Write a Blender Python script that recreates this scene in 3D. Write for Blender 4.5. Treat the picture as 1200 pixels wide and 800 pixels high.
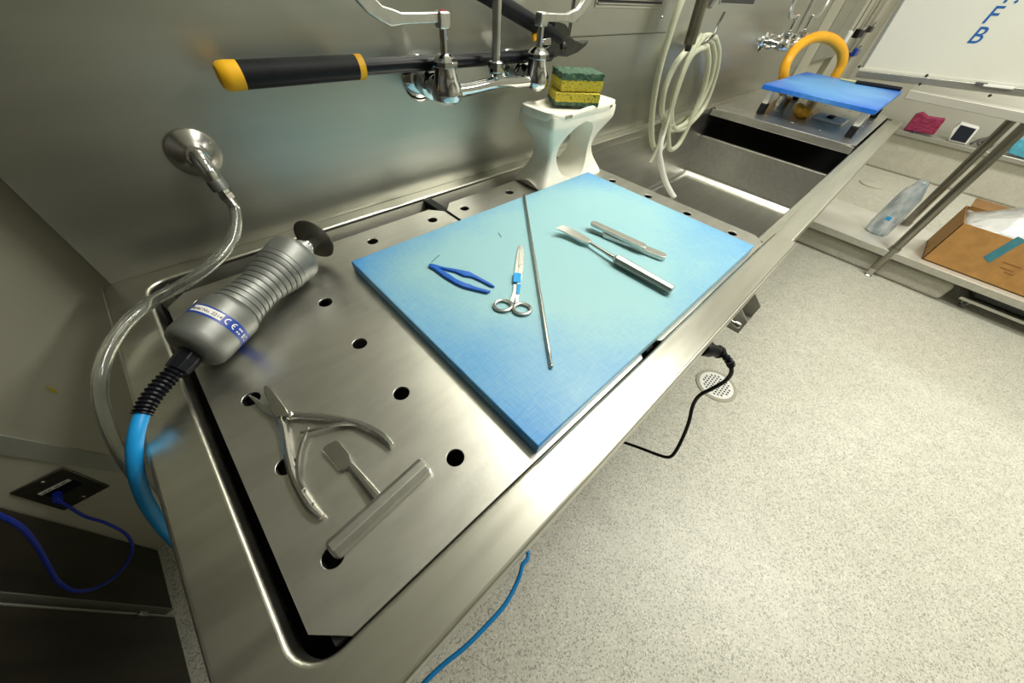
import bpy, bmesh, math, random
from mathutils import Vector, Matrix
random.seed(7)
scene = bpy.context.scene
col = scene.collection
for o in list(bpy.data.objects): bpy.data.objects.remove(o)

# ------------------------------------------------------------------ camera
F = 391.83
RIGHT = Vector((0.72372522, -0.68655424, 0.0697501))
DOWN = Vector((-0.48118136, -0.57450162, -0.66212716))
FWD = Vector((0.49465776, 0.44563568, -0.74613842))
CAM = Vector((0, 0, 1.29))
cd = bpy.data.cameras.new('camera'); cam = bpy.data.objects.new('camera', cd); col.objects.link(cam)
cd.sensor_width = 36; cd.lens = F / 1200 * 36; cd.clip_start = 0.02; cd.clip_end = 50
m = Matrix.Identity(4)
for i in range(3):
    m[i][0] = RIGHT[i]; m[i][1] = -DOWN[i]; m[i][2] = -FWD[i]; m[i][3] = CAM[i]
cam.matrix_world = m
scene.camera = cam

# ------------------------------------------------------------------ light
w = bpy.data.worlds.new('world'); scene.world = w; w.use_nodes = True
w.node_tree.nodes['Background'].inputs[0].default_value = (0.9, 1.0, 0.85, 1)
w.node_tree.nodes['Background'].inputs[1].default_value = 0.02
def ceiling_lamp(x, y, sx, sy, power, color=(1, 0.975, 0.88)):
    l = bpy.data.lights.new('ceiling_lamp', 'AREA'); l.shape = 'RECTANGLE'; l.size = sx; l.size_y = sy
    l.energy = power; l.color = color
    o = bpy.data.objects.new('ceiling_lamp', l); col.objects.link(o); o.location = (x, y, 2.69)
ceiling_lamp(1.35, 0.20, 0.35, 1.2, 30)
ceiling_lamp(2.1, -1.4, 0.35, 1.2, 35)
ceiling_lamp(4.8, -1.35, 0.35, 1.2, 44)
vs = scene.view_settings
vs.view_transform = 'Standard'; vs.look = 'None'; vs.exposure = 0.6; vs.gamma = 1.0; vs.use_curve_mapping = False

# ------------------------------------------------------------------ materials
def mat(name, color, rough=0.5, metal=0.0, var=0.0, scale=20.0, bump=0.0, bscale=None, stretch=(1, 1, 1),
        color2=None, detail=4.0, trans=0.0, ior=1.45, coat=0.0, rvar=0.0, spec=None):
    mm = bpy.data.materials.new(name); mm.use_nodes = True
    nt = mm.node_tree; b = nt.nodes['Principled BSDF']
    b.inputs['Base Color'].default_value = (*color, 1); b.inputs['Roughness'].default_value = rough
    b.inputs['Metallic'].default_value = metal
    b.inputs['Transmission Weight'].default_value = trans; b.inputs['IOR'].default_value = ior
    b.inputs['Coat Weight'].default_value = coat
    if spec is not None: b.inputs['Specular IOR Level'].default_value = spec
    tc = nt.nodes.new('ShaderNodeTexCoord'); mp = nt.nodes.new('ShaderNodeMapping'); mp.inputs['Scale'].default_value = stretch
    nt.links.new(tc.outputs['Object'], mp.inputs['Vector'])
    nz = nt.nodes.new('ShaderNodeTexNoise'); nz.inputs['Scale'].default_value = scale; nz.inputs['Detail'].default_value = detail
    nt.links.new(mp.outputs[0], nz.inputs['Vector'])
    if var > 0 or color2:
        rp = nt.nodes.new('ShaderNodeValToRGB')
        c2 = color2 or tuple(min(1, c * (1 + var)) for c in color)
        c1 = color if color2 else tuple(c * (1 - var) for c in color)
        rp.color_ramp.elements[0].position = 0.35; rp.color_ramp.elements[1].position = 0.65
        rp.color_ramp.elements[0].color = (*c1, 1); rp.color_ramp.elements[1].color = (*c2, 1)
        nt.links.new(nz.outputs['Fac'], rp.inputs[0]); nt.links.new(rp.outputs[0], b.inputs['Base Color'])
    if rvar > 0:
        mr = nt.nodes.new('ShaderNodeMapRange'); mr.inputs['To Min'].default_value = rough - rvar; mr.inputs['To Max'].default_value = rough + rvar
        nt.links.new(nz.outputs['Fac'], mr.inputs['Value']); nt.links.new(mr.outputs[0], b.inputs['Roughness'])
    if bump > 0:
        n2 = nt.nodes.new('ShaderNodeTexNoise'); n2.inputs['Scale'].default_value = bscale or scale; n2.inputs['Detail'].default_value = detail
        nt.links.new(mp.outputs[0], n2.inputs['Vector'])
        bp = nt.nodes.new('ShaderNodeBump'); bp.inputs['Strength'].default_value = bump; bp.inputs['Distance'].default_value = 0.002
        nt.links.new(n2.outputs['Fac'], bp.inputs['Height']); nt.links.new(bp.outputs[0], b.inputs['Normal'])
    return mm

STEEL = mat('brushed_steel', (0.57, 0.565, 0.52), 0.33, 1.0, var=0.06, scale=6, bump=0.05, bscale=60, stretch=(0.6, 8, 8), rvar=0.05)
WALLSTEEL = mat('wall_steel', (0.46, 0.465, 0.415), 0.38, 1.0, var=0.04, scale=4, bump=0.03, bscale=90, stretch=(0.5, 6, 6), rvar=0.04)
PLATESTEEL = mat('satin_plate_steel', (0.66, 0.65, 0.60), 0.36, 1.0, var=0.04, scale=12, bump=0.05, bscale=120, stretch=(1.5, 5, 1), rvar=0.03)
RIMSTEEL = mat('rim_steel', (0.66, 0.65, 0.575), 0.32, 1.0, var=0.05, scale=8, bump=0.06, bscale=60, stretch=(0.5, 5, 5), rvar=0.06)
CHROME = mat('chrome', (0.72, 0.73, 0.74), 0.07, 1.0)
TOOLSTEEL = mat('tool_steel', (0.58, 0.57, 0.54), 0.24, 1.0, var=0.05, scale=60)
SATIN = mat('satin_tool_steel', (0.60, 0.60, 0.56), 0.36, 1.0, var=0.05, scale=60)
DARKSTEEL = mat('dark_steel', (0.10, 0.10, 0.095), 0.4, 1.0, var=0.2, scale=40)
GREYMETAL = mat('bead_blasted_grey', (0.21, 0.218, 0.205), 0.45, 0.6, var=0.04, scale=80, bump=0.05, bscale=300)
BLACK = mat('black_rubber', (0.006, 0.0065, 0.009), 0.5, spec=0.25, var=0.2, scale=60)
BLACKPLASTIC = mat('black_plastic', (0.005, 0.006, 0.010), 0.33, spec=0.3)
SHADEBLACK = mat('painted_shade_black', (0.006, 0.006, 0.007), 0.6)  # near-black that paints the shade inside recesses, vent gaps and drain
YELLOWRUB = mat('yellow_rubber', (0.88, 0.47, 0.008), 0.5, var=0.06, scale=30)
ORANGETUBE = mat('amber_tubing', (0.80, 0.38, 0.015), 0.35, var=0.08, scale=12)
CREAM = mat('cream_paint', (0.42, 0.41, 0.33), 0.55, var=0.03, scale=3, bump=0.03, bscale=120)
CEIL = mat('ceiling_paint', (0.84, 0.84, 0.78), 0.8, var=0.02, scale=4)
ROOMWALL = mat('room_wall_paint', (0.55, 0.54, 0.47), 0.7, var=0.03, scale=3)
WOOD = mat('dark_wood_laminate', (0.010, 0.009, 0.006), 0.42, scale=4, color2=(0.030, 0.026, 0.018), stretch=(4, 4, 0.4), detail=8)
CERAMIC = mat('white_plaster', (0.88, 0.85, 0.73), 0.42, var=0.05, scale=14, bump=0.06, bscale=40)
CHIP = mat('plaster_chip', (0.30, 0.27, 0.18), 0.8, var=0.4, scale=120)
BLUEHOSE = mat('blue_hose', (0.012, 0.30, 0.72), 0.35, var=0.05, scale=30)
BLUECABLE = mat('blue_cable', (0.006, 0.028, 0.36), 0.4)
CYANCABLE = mat('cyan_cable', (0.01, 0.20, 0.50), 0.4)
BLUEPLASTIC = mat('blue_plastic', (0.008, 0.12, 0.55), 0.35, var=0.08, scale=40)
BLUETAPE = mat('blue_tape', (0.02, 0.36, 0.80), 0.5)
TEALTAPE = mat('teal_tape', (0.05, 0.22, 0.27), 0.55, var=0.1, scale=40)
LABELBLUE = mat('label_blue', (0.012, 0.055, 0.36), 0.35)
WHITE = mat('white_print', (0.82, 0.82, 0.80), 0.5)
INK = mat('dark_print', (0.10, 0.10, 0.10), 0.6)
MARKERBLUE = mat('marker_blue', (0.012, 0.11, 0.36), 0.5)
BOARDWHITE = mat('whiteboard', (0.70, 0.70, 0.62), 0.3, var=0.015, scale=3)
ALU = mat('aluminium', (0.62, 0.62, 0.57), 0.38, 1.0, var=0.04, scale=20, stretch=(6, 0.5, 6))
CARD = mat('cardboard', (0.42, 0.22, 0.065), 0.75, var=0.10, scale=18, bump=0.05, bscale=60)
CARDIN = mat('cardboard_inside', (0.33, 0.17, 0.05), 0.8, var=0.1, scale=18)
PLASTICBAG = mat('plastic_film', (0.88, 0.89, 0.88), 0.2, var=0.05, scale=20, bump=0.5, bscale=25, trans=0.15)
GREYFILM = mat('grey_film', (0.36, 0.43, 0.47), 0.2, scale=22, color2=(0.80, 0.84, 0.85), bump=0.5, bscale=30, stretch=(1, 1, 0.5), trans=0.15)
TUBECLEAR = mat('clear_vinyl', (0.93, 0.95, 0.91), 0.06, trans=0.96, ior=1.42)
TUBEMILKY = mat('milky_silicone', (0.66, 0.68, 0.52), 0.30, var=0.05, scale=15, trans=0.35, ior=1.35)
TUBEWHITE = mat('white_tube', (0.74, 0.74, 0.68), 0.4, var=0.03, scale=10)
REDCLOTH = mat('red_mesh_cloth', (0.23, 0.012, 0.055), 0.85, scale=26, color2=(0.36, 0.05, 0.12), stretch=(1, 1, 3))
NAVY = mat('navy_panel', (0.01, 0.015, 0.03), 0.4)
RED = mat('red_cap', (0.5, 0.02, 0.02), 0.4)
GLASSYBLUE = mat('light_blue_film', (0.10, 0.42, 0.58), 0.3, var=0.2, scale=20)
SPONGEY = None

def board_mat(name, worn, edge, wearscale, cx, cy, hx, hy, amount=1.0):
    mm = bpy.data.materials.new(name); mm.use_nodes = True; nt = mm.node_tree; N = nt.nodes; L = nt.links
    b = N['Principled BSDF']; b.inputs['Roughness'].default_value = 0.42
    tc = N.new('ShaderNodeTexCoord'); sx = N.new('ShaderNodeSeparateXYZ'); L.new(tc.outputs['Object'], sx.inputs[0])
    def mth(op, a, bb=None):
        n = N.new('ShaderNodeMath'); n.operation = op
        for i, v in enumerate((a, bb)):
            if v is None: continue
            if isinstance(v, (int, float)): n.inputs[i].default_value = v
            else: L.new(v, n.inputs[i])
        return n.outputs[0]
    dx = mth('POWER', mth('ABSOLUTE', mth('DIVIDE', mth('SUBTRACT', sx.outputs[0], cx), hx)), 2.6)
    dy = mth('POWER', mth('ABSOLUTE', mth('DIVIDE', mth('SUBTRACT', sx.outputs[1], cy), hy)), 2.6)
    d = mth('ADD', dx, dy)
    nz = N.new('ShaderNodeTexNoise'); nz.inputs['Scale'].default_value = wearscale; nz.inputs['Detail'].default_value = 6
    L.new(tc.outputs['Object'], nz.inputs['Vector'])
    d2 = mth('ADD', d, mth('MULTIPLY', mth('SUBTRACT', nz.outputs['Fac'], 0.5), 1.3))
    mp = N.new('ShaderNodeMapping'); mp.inputs['Scale'].default_value = (22, 420, 10); mp.inputs['Rotation'].default_value = (0, 0, 0.9)
    L.new(tc.outputs['Object'], mp.inputs['Vector'])
    sc = N.new('ShaderNodeTexNoise'); sc.inputs['Scale'].default_value = 2.0; sc.inputs['Detail'].default_value = 3; L.new(mp.outputs[0], sc.inputs['Vector'])
    mp2 = N.new('ShaderNodeMapping'); mp2.inputs['Scale'].default_value = (380, 20, 10); mp2.inputs['Rotation'].default_value = (0, 0, 0.35)
    L.new(tc.outputs['Object'], mp2.inputs['Vector'])
    sc2 = N.new('ShaderNodeTexNoise'); sc2.inputs['Scale'].default_value = 2.0; sc2.inputs['Detail'].default_value = 3; L.new(mp2.outputs[0], sc2.inputs['Vector'])
    s = mth('ADD', mth('SUBTRACT', sc.outputs['Fac'], 0.5), mth('SUBTRACT', sc2.outputs['Fac'], 0.5))
    d3 = mth('ADD', d2, mth('MULTIPLY', s, 0.55))
    rp = N.new('ShaderNodeValToRGB'); L.new(mth('MULTIPLY', d3, amount), rp.inputs[0])
    rp.color_ramp.elements[0].position = 0.12; rp.color_ramp.elements[0].color = (*worn, 1)
    rp.color_ramp.elements[1].position = 1.15 if False else 1.0; rp.color_ramp.elements[1].color = (*edge, 1)
    L.new(rp.outputs[0], b.inputs['Base Color'])
    bp = N.new('ShaderNodeBump'); bp.inputs['Strength'].default_value = 0.15; bp.inputs['Distance'].default_value = 0.001
    L.new(s, bp.inputs['Height']); L.new(bp.outputs[0], b.inputs['Normal'])
    return mm

def speckle_mat(name, base, dark, light, sc=1.0, rough=0.38):
    mm = bpy.data.materials.new(name); mm.use_nodes = True; nt = mm.node_tree; N = nt.nodes; L = nt.links
    b = N['Principled BSDF']; b.inputs['Roughness'].default_value = rough
    tc = N.new('ShaderNodeTexCoord')
    v = N.new('ShaderNodeTexVoronoi'); v.inputs['Scale'].default_value = 260 * sc; L.new(tc.outputs['Object'], v.inputs['Vector'])
    bw = N.new('ShaderNodeSeparateColor'); L.new(v.outputs['Color'], bw.inputs[0])
    rp = N.new('ShaderNodeValToRGB'); L.new(bw.outputs[0], rp.inputs[0]); cr = rp.color_ramp
    cr.elements[0].position = 0.0; cr.elements[0].color = (*dark, 1)
    cr.elements[1].position = 1.0; cr.elements[1].color = (*light, 1)
    e = cr.elements.new(0.16); e.color = (*[0.6 * d + 0.4 * bb for d, bb in zip(dark, base)], 1)
    e = cr.elements.new(0.30); e.color = (*base, 1)
    e = cr.elements.new(0.82); e.color = (*base, 1)
    nz = N.new('ShaderNodeTexNoise'); nz.inputs['Scale'].default_value = 14; nz.inputs['Detail'].default_value = 5; L.new(tc.outputs['Object'], nz.inputs['Vector'])
    mx = N.new('ShaderNodeMix'); mx.data_type = 'RGBA'; mx.blend_type = 'MULTIPLY'; mx.inputs['Factor'].default_value = 0.25
    L.new(rp.outputs[0], mx.inputs['A']); L.new(nz.outputs['Fac'], mx.inputs['B'])
    L.new(mx.outputs['Result'], b.inputs['Base Color'])
    bp = N.new('ShaderNodeBump'); bp.inputs['Strength'].default_value = 0.2; bp.inputs['Distance'].default_value = 0.001
    L.new(v.outputs['Distance'], bp.inputs['Height']); L.new(bp.outputs[0], b.inputs['Normal'])
    return mm
FLOOR = speckle_mat('speckled_epoxy_floor', (0.68, 0.67, 0.575), (0.34, 0.335, 0.28), (0.84, 0.83, 0.75))
CURB = speckle_mat('curb_epoxy', (0.66, 0.645, 0.55), (0.52, 0.50, 0.42), (0.74, 0.72, 0.64))

def sponge_mat(name, c1, c2):
    mm = bpy.data.materials.new(name); mm.use_nodes = True; nt = mm.node_tree; N = nt.nodes; L = nt.links
    b = N['Principled BSDF']; b.inputs['Roughness'].default_value = 0.9
    tc = N.new('ShaderNodeTexCoord'); v = N.new('ShaderNodeTexVoronoi'); v.inputs['Scale'].default_value = 170; L.new(tc.outputs['Object'], v.inputs['Vector'])
    nz = N.new('ShaderNodeTexNoise'); nz.inputs['Scale'].default_value = 120; L.new(tc.outputs['Object'], nz.inputs['Vector'])
    ad = N.new('ShaderNodeMath'); ad.operation = 'MULTIPLY'; L.new(v.outputs['Distance'], ad.inputs[0]); L.new(nz.outputs['Fac'], ad.inputs[1])
    rp = N.new('ShaderNodeValToRGB'); L.new(ad.outputs[0], rp.inputs[0])
    rp.color_ramp.elements[0].position = 0.07; rp.color_ramp.elements[0].color = (*c2, 1)
    rp.color_ramp.elements[1].position = 0.15; rp.color_ramp.elements[1].color = (*c1, 1)
    L.new(rp.outputs[0], b.inputs['Base Color'])
    bp = N.new('ShaderNodeBump'); bp.inputs['Strength'].default_value = 0.8; bp.inputs['Distance'].default_value = 0.002
    L.new(ad.outputs[0], bp.inputs['Height']); L.new(bp.outputs[0], b.inputs['Normal'])
    return mm
SPONGEY = sponge_mat('yellow_sponge', (0.54, 0.46, 0.045), (0.13, 0.10, 0.01))
SCOUR = mat('green_scourer', (0.035, 0.085, 0.055), 0.9, scale=120, color2=(0.095, 0.17, 0.105), bump=0.9, bscale=200)

# ------------------------------------------------------------------ geometry helpers
def ray(u, v): return RIGHT * ((u - 600) / F) + DOWN * ((v - 400) / F) + FWD
def PZ(u, v, z): d = ray(u, v); return CAM + d * ((z - CAM.z) / d.z)      # point of the plane z at that place of the photo
def PY(u, v, y): d = ray(u, v); return CAM + d * (y / d.y)
def PX(u, v, x): d = ray(u, v); return CAM + d * (x / d.x)

def frame(axis):
    a = Vector(axis).normalized(); h = Vector((0, 0, 1)) if abs(a.z) < 0.9 else Vector((1, 0, 0))
    x = h.cross(a).normalized(); y = a.cross(x); return x, y, a

def smooth(pts, n=8):
    pts = [Vector(p) for p in pts]; out = []
    for i in range(len(pts) - 1):
        p0 = pts[max(i - 1, 0)]; p1 = pts[i]; p2 = pts[i + 1]; p3 = pts[min(i + 2, len(pts) - 1)]
        for k in range(n):
            t = k / n
            out.append(0.5 * ((2 * p1) + (p2 - p0) * t + (2 * p0 - 5 * p1 + 4 * p2 - p3) * t * t + (3 * p1 - p0 - 3 * p2 + p3) * t ** 3))
    out.append(pts[-1]); return out

class MB:
    def __init__(s): s.v = []; s.f = []
    def add(s, vs, fs):
        b = len(s.v); s.v += [Vector(p) for p in vs]; s.f += [[i + b for i in f] for f in fs]; return s
    def box(s, lo, hi):
        x0, y0, z0 = lo; x1, y1, z1 = hi
        return s.add([(x0,y0,z0),(x1,y0,z0),(x1,y1,z0),(x0,y1,z0),(x0,y0,z1),(x1,y0,z1),(x1,y1,z1),(x0,y1,z1)],
                     [(0,3,2,1),(4,5,6,7),(0,1,5,4),(1,2,6,5),(2,3,7,6),(3,0,4,7)])
    def obox(s, c, ax, ay, az, hx, hy, hz):
        c = Vector(c); ax = Vector(ax); ay = Vector(ay); az = Vector(az)
        vs = [c + ax * (sx * hx) + ay * (sy * hy) + az * (sz * hz) for sz in (-1, 1) for sx, sy in ((-1,-1),(1,-1),(1,1),(-1,1))]
        return s.add(vs, [(0,3,2,1),(4,5,6,7),(0,1,5,4),(1,2,6,5),(2,3,7,6),(3,0,4,7)])
    def prism(s, poly, vec):
        n = len(poly); vec = Vector(vec); vs = [Vector(p) for p in poly] + [Vector(p) + vec for p in poly]
        fs = [list(range(n))[::-1], list(range(n, 2 * n))] + [(i, (i + 1) % n, n + (i + 1) % n, n + i) for i in range(n)]
        return s.add(vs, fs)
    def tube(s, pts, r, n=10, caps=True, flat=None):
        pts = [Vector(p) for p in pts]; k = len(pts); rs = r if isinstance(r, (list, tuple)) else [r] * k
        vs = []; fs = []; x = None
        for i, p in enumerate(pts):
            t = (pts[min(i + 1, k - 1)] - pts[max(i - 1, 0)]).normalized()
            if x is None: x, y, _ = frame(t)
            else:
                x = (x - t * x.dot(t)).normalized()
            y = t.cross(x)
            for j in range(n):
                a = 2 * math.pi * j / n; vs.append(p + (x * math.cos(a) + y * math.sin(a)) * rs[i])
        for i in range(k - 1):
            for j in range(n):
                fs.append((i * n + j, i * n + (j + 1) % n, (i + 1) * n + (j + 1) % n, (i + 1) * n + j))
        if caps: fs.append(list(range(n))[::-1]); fs.append(list(range((k - 1) * n, k * n)))
        return s.add(vs, fs)
    def lathe(s, o, axis, prof, n=28, caps=True):
        x, y, a = frame(axis); o = Vector(o); vs = []; fs = []; k = len(prof)
        for (t, r) in prof:
            for j in range(n):
                q = 2 * math.pi * j / n; vs.append(o + a * t + (x * math.cos(q) + y * math.sin(q)) * max(r, 1e-5))
        for i in range(k - 1):
            for j in range(n): fs.append((i*n+j, i*n+(j+1)%n, (i+1)*n+(j+1)%n, (i+1)*n+j))
        if caps: fs.append(list(range(n))[::-1]); fs.append(list(range((k-1)*n, k*n)))
        return s.add(vs, fs)
    def torus(s, c, axis, R, r, n=28, k=10, sx=1.0, sy=1.0, ux=None):
        x, y, a = frame(axis)
        if ux is not None: x = Vector(ux).normalized(); y = a.cross(x)
        c = Vector(c); pts = []
        vs = []; fs = []
        for i in range(n):
            q = 2 * math.pi * i / n; d = x * math.cos(q) * sx + y * math.sin(q) * sy
            for j in range(k):
                p = 2 * math.pi * j / k; vs.append(c + d * R + d.normalized() * (r * math.cos(p)) + a * (r * math.sin(p)))
        for i in range(n):
            for j in range(k): fs.append((i*k+j, ((i+1)%n)*k+j, ((i+1)%n)*k+(j+1)%k, i*k+(j+1)%k))
        return s.add(vs, fs)
    def loft(s, secs):
        n = len(secs[0]); vs = [p for q in secs for p in q]; fs = []
        for i in range(len(secs) - 1):
            for j in range(n): fs.append((i*n+j, i*n+(j+1)%n, (i+1)*n+(j+1)%n, (i+1)*n+j))
        fs.append(list(range(n))[::-1]); fs.append(list(range((len(secs)-1)*n, len(secs)*n)))
        return s.add(vs, fs)
    def build(s, name, material, parent=None, sm=True, bevel=0, seg=2, angle=35):
        me = bpy.data.meshes.new(name); me.from_pydata([tuple(p) for p in s.v], [], [list(f) for f in s.f])
        bm = bmesh.new(); bm.from_mesh(me); bmesh.ops.recalc_face_normals(bm, faces=bm.faces); bm.to_mesh(me); bm.free()
        return link(name, me, material, parent, sm, bevel, seg, angle)

def link(name, me, material, parent=None, sm=True, bevel=0, seg=2, angle=35):
    if material: me.materials.clear(); me.materials.append(material)
    if sm:
        for p in me.polygons: p.use_smooth = True
        me.set_sharp_from_angle(angle=math.radians(angle))
    o = bpy.data.objects.new(name, me); col.objects.link(o)
    if bevel:
        b = o.modifiers.new('bevel', 'BEVEL'); b.width = bevel; b.segments = seg; b.limit_method = 'ANGLE'; b.angle_limit = math.radians(30)
        b.harden_normals = False
    if parent is not None: attach(o, parent)
    return o
def world_loc(o):
    l = Vector(o.location)
    return l
def attach(o, parent):
    o.parent = parent
    if parent.type == 'EMPTY': o.matrix_parent_inverse = Matrix.Translation(-Vector(parent.location))
def tag(o, label, cat, group=None, kind=None):
    if kind: o['kind'] = kind
    if label: o['label'] = label
    if cat: o['category'] = cat
    if group: o['group'] = group
    return o
def thing(name, loc, label, cat, group=None):
    o = bpy.data.objects.new(name, None); col.objects.link(o); o.location = loc; o.empty_display_size = 0.05
    return tag(o, label, cat, group)
def struct(o, label=None, cat=None):
    o['kind'] = 'structure'
    if label: o['label'] = label
    if cat: o['category'] = cat
    return o
def curve_plate(name, outer, holes, z, thick, material, parent=None, bevel=0.0, res=3, circles=(), circ_r=0.011, cn=20):
    cu = bpy.data.curves.new(name, 'CURVE'); cu.dimensions = '2D'; cu.fill_mode = 'BOTH'
    cu.extrude = max(thick / 2 - bevel, 1e-5); cu.bevel_depth = bevel; cu.bevel_resolution = res; cu.offset = -bevel
    polys = [outer] + list(holes)
    for (cx, cy) in circles:
        polys.append([(cx + circ_r * math.cos(2*math.pi*i/cn), cy + circ_r * math.sin(2*math.pi*i/cn)) for i in range(cn)])
    for pl in polys:
        sp = cu.splines.new('POLY'); sp.points.add(len(pl) - 1); sp.use_cyclic_u = True
        for i, p in enumerate(pl): sp.points[i].co = (p[0], p[1], 0, 1)
    tmp = bpy.data.objects.new('tmp', cu); col.objects.link(tmp)
    dg = bpy.context.evaluated_depsgraph_get(); me = bpy.data.meshes.new_from_object(tmp.evaluated_get(dg))
    bpy.data.objects.remove(tmp); bpy.data.curves.remove(cu)
    me.transform(Matrix.Translation((0, 0, z - thick / 2))); me.name = name
    return link(name, me, material, parent, True, 0, angle=50)
def fillet(poly, radii, n=8):
    out = []; k = len(poly)
    for i in range(k):
        p = Vector(poly[i]); r = radii[i]
        if r <= 0: out.append(tuple(p)); continue
        a = (Vector(poly[i-1]) - p).normalized(); b = (Vector(poly[(i+1) % k]) - p).normalized()
        half = math.acos(max(-1, min(1, a.dot(b)))) / 2; d = r / math.tan(half); c = p + (a + b).normalized() * (r / math.sin(half))
        s0 = p + a * d - c; s1 = p + b * d - c; a0 = math.atan2(s0.y, s0.x); a1 = math.atan2(s1.y, s1.x); da = (a1 - a0 + math.pi) % (2 * math.pi) - math.pi
        for j in range(n + 1): q = a0 + da * j / n; out.append((c.x + r * math.cos(q), c.y + r * math.sin(q)))
    return out
def text_mesh(body, size, bold=0.0):
    cu = bpy.data.curves.new('txt', 'FONT'); cu.body = body; cu.size = size; cu.align_x = 'LEFT'; cu.offset = bold; cu.extrude = 0.0004
    tmp = bpy.data.objects.new('tmp', cu); col.objects.link(tmp)
    dg = bpy.context.evaluated_depsgraph_get(); me = bpy.data.meshes.new_from_object(tmp.evaluated_get(dg))
    bpy.data.objects.remove(tmp); bpy.data.curves.remove(cu)
    return me

# ================================================================== THE ROOM
YS = 0.80      # face of the steel wall panel
YC = 0.857     # face of the painted wall
struct(MB().box((-1.4, -2.8, -0.05), (6.8, 1.0, 0)).build('floor', FLOOR, sm=False), 'pale beige speckled epoxy floor', 'floor')
struct(MB().box((-1.4, -2.8, 2.75), (6.8, 1.0, 2.8)).build('ceiling', CEIL, sm=False), 'off-white ceiling above the frame', 'ceiling')
struct(MB().box((-1.4, YC, 0), (6.8, 1.0, 2.75)).build('wall_back', CREAM, sm=False), 'cream painted wall behind the steel panel', 'wall')
struct(MB().box((6.65, -2.8, 0), (6.8, YC, 2.75)).build('wall_right', ROOMWALL, sm=False), 'pale far wall beyond the work table', 'wall')
struct(MB().box((-1.4, -2.8, 0), (6.65, -2.65, 2.75)).build('wall_front_unseen', mat('front_wall_darkened', (0.28, 0.28, 0.23), 0.7, var=0.03, scale=3), sm=False), 'unseen darkened wall behind the photographer', 'wall')  # unseen wall, colour darkened to dim its reflection in the steel panel
struct(MB().box((-1.4, -2.65, 0), (-1.3, YC, 2.75)).build('wall_left', ROOMWALL, sm=False), 'pale wall at the left end of the room', 'wall')
bs = struct(MB().box((-0.172, YS, 0.86), (3.60, YC, 2.2)).build('wall_backsplash', WALLSTEEL, sm=False, bevel=0.002), 'brushed steel wall panel above the dissecting table', 'wall panel')
# folded seam lines of the steel wall
s1 = MB().box((0.985, YS - 0.0012, 1.165), (1.54, YS, 1.1665)).build('seam', DARKSTEEL, bs, sm=False)
s2 = MB().box((0.985, YS - 0.0012, 1.1665), (0.9865, YS, 1.6)).build('seam', DARKSTEEL, bs, sm=False)
# pilasters and panels on the far part of the back wall
for i, (xa, xb, d, mt, nm) in enumerate([(3.64, 3.93, 0.06, CREAM, 'trim_1'), (4.7, 4.95, 0.05, CREAM, 'trim_2'), (5.6, 5.8, 0.05, CREAM, 'trim_3')]):
    struct(MB().box((xa, YC - d, 0), (xb, YC, 2.75)).build(nm, mt, sm=False, bevel=0.004), ['narrow cream pilaster beyond the steel wall panel', 'cream pilaster behind the far cupboard', 'cream pilaster near the far corner'][i], 'pilaster')
# slanted band of light and shade on the cream wall, modelled as grey strip
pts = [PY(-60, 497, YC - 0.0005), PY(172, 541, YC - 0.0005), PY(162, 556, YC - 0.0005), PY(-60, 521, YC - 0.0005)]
struct(MB().prism(pts, (0, -0.004, 0)).build('shade_band', mat('grey_shade_band', (0.30, 0.31, 0.27), 0.5, var=0.05, scale=8), sm=False), 'slanted grey band of painted light and shade on the cream wall', 'strip')
# raised curb under the far work table
struct(MB().box((3.30, -0.80, 0), (3.95, 0.70, 0.115)).build('trim_5', CURB, sm=True, bevel=0.02, seg=4), 'cream curb on the floor below the shelf', 'curb')
bb = struct(MB().prism([(6.65, -2.65, 0), (6.56, -2.65, 0), (6.60, -2.65, 0.03), (6.63, -2.65, 0.10), (6.65, -2.65, 0.12)], (0, 3.4, 0)).build('baseboard_right', CURB), 'coved base of the far wall', 'baseboard')

# ------------------------------------------------------------------ tall dark cabinet on the left
t = thing('tall_cabinet', (-0.8, 0.3, 0), 'dark wood tall cabinet in the left bottom corner', 'cabinet')
XL = -0.597
MB().box((-1.2, -1.9, 0), (XL - 0.02, 0.85, 2.3)).build('carcass', WOOD, t, sm=False)
MB().box((XL - 0.02, 0.655, 0.002), (XL, 0.85, 2.3)).build('side_panel', WOOD, t, sm=False, bevel=0.002)
dr = MB().box((XL - 0.02, -0.3, 0.002), (XL, 0.628, 2.3)).build('door', WOOD, t, sm=False, bevel=0.002)
MB().box((XL - 0.018, 0.6285, 0.002), (XL + 0.001, 0.632, 2.3)).build('edge_strip', mat('edge_strip_grey', (0.34, 0.34, 0.30), 0.4, 0.3), dr, sm=False)
MB().box((XL - 0.02, -1.3, 0.002), (XL, -0.305, 2.3)).build('door', WOOD, t, sm=False, bevel=0.002)
MB().box((XL - 0.018, 0.6515, 0.002), (XL + 0.001, 0.6545, 2.3)).build('edge_strip', mat('edge_strip_dark', (0.20, 0.20, 0.17), 0.4, 0.3), t, sm=False)
q = PX(165, 722, XL)
MB().obox(q + Vector((0.004, 0, 0)), (1, 0, 0), (0, 1, 0), (0, 0, 1), 0.005, 0.006, 0.012).lathe(q + Vector((0.004, 0, 0.012)), (1, 0, 0), [(-0.003, 0.006), (0.006, 0.006)], 12).build('latch', TOOLSTEEL, t, bevel=0.001)

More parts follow.
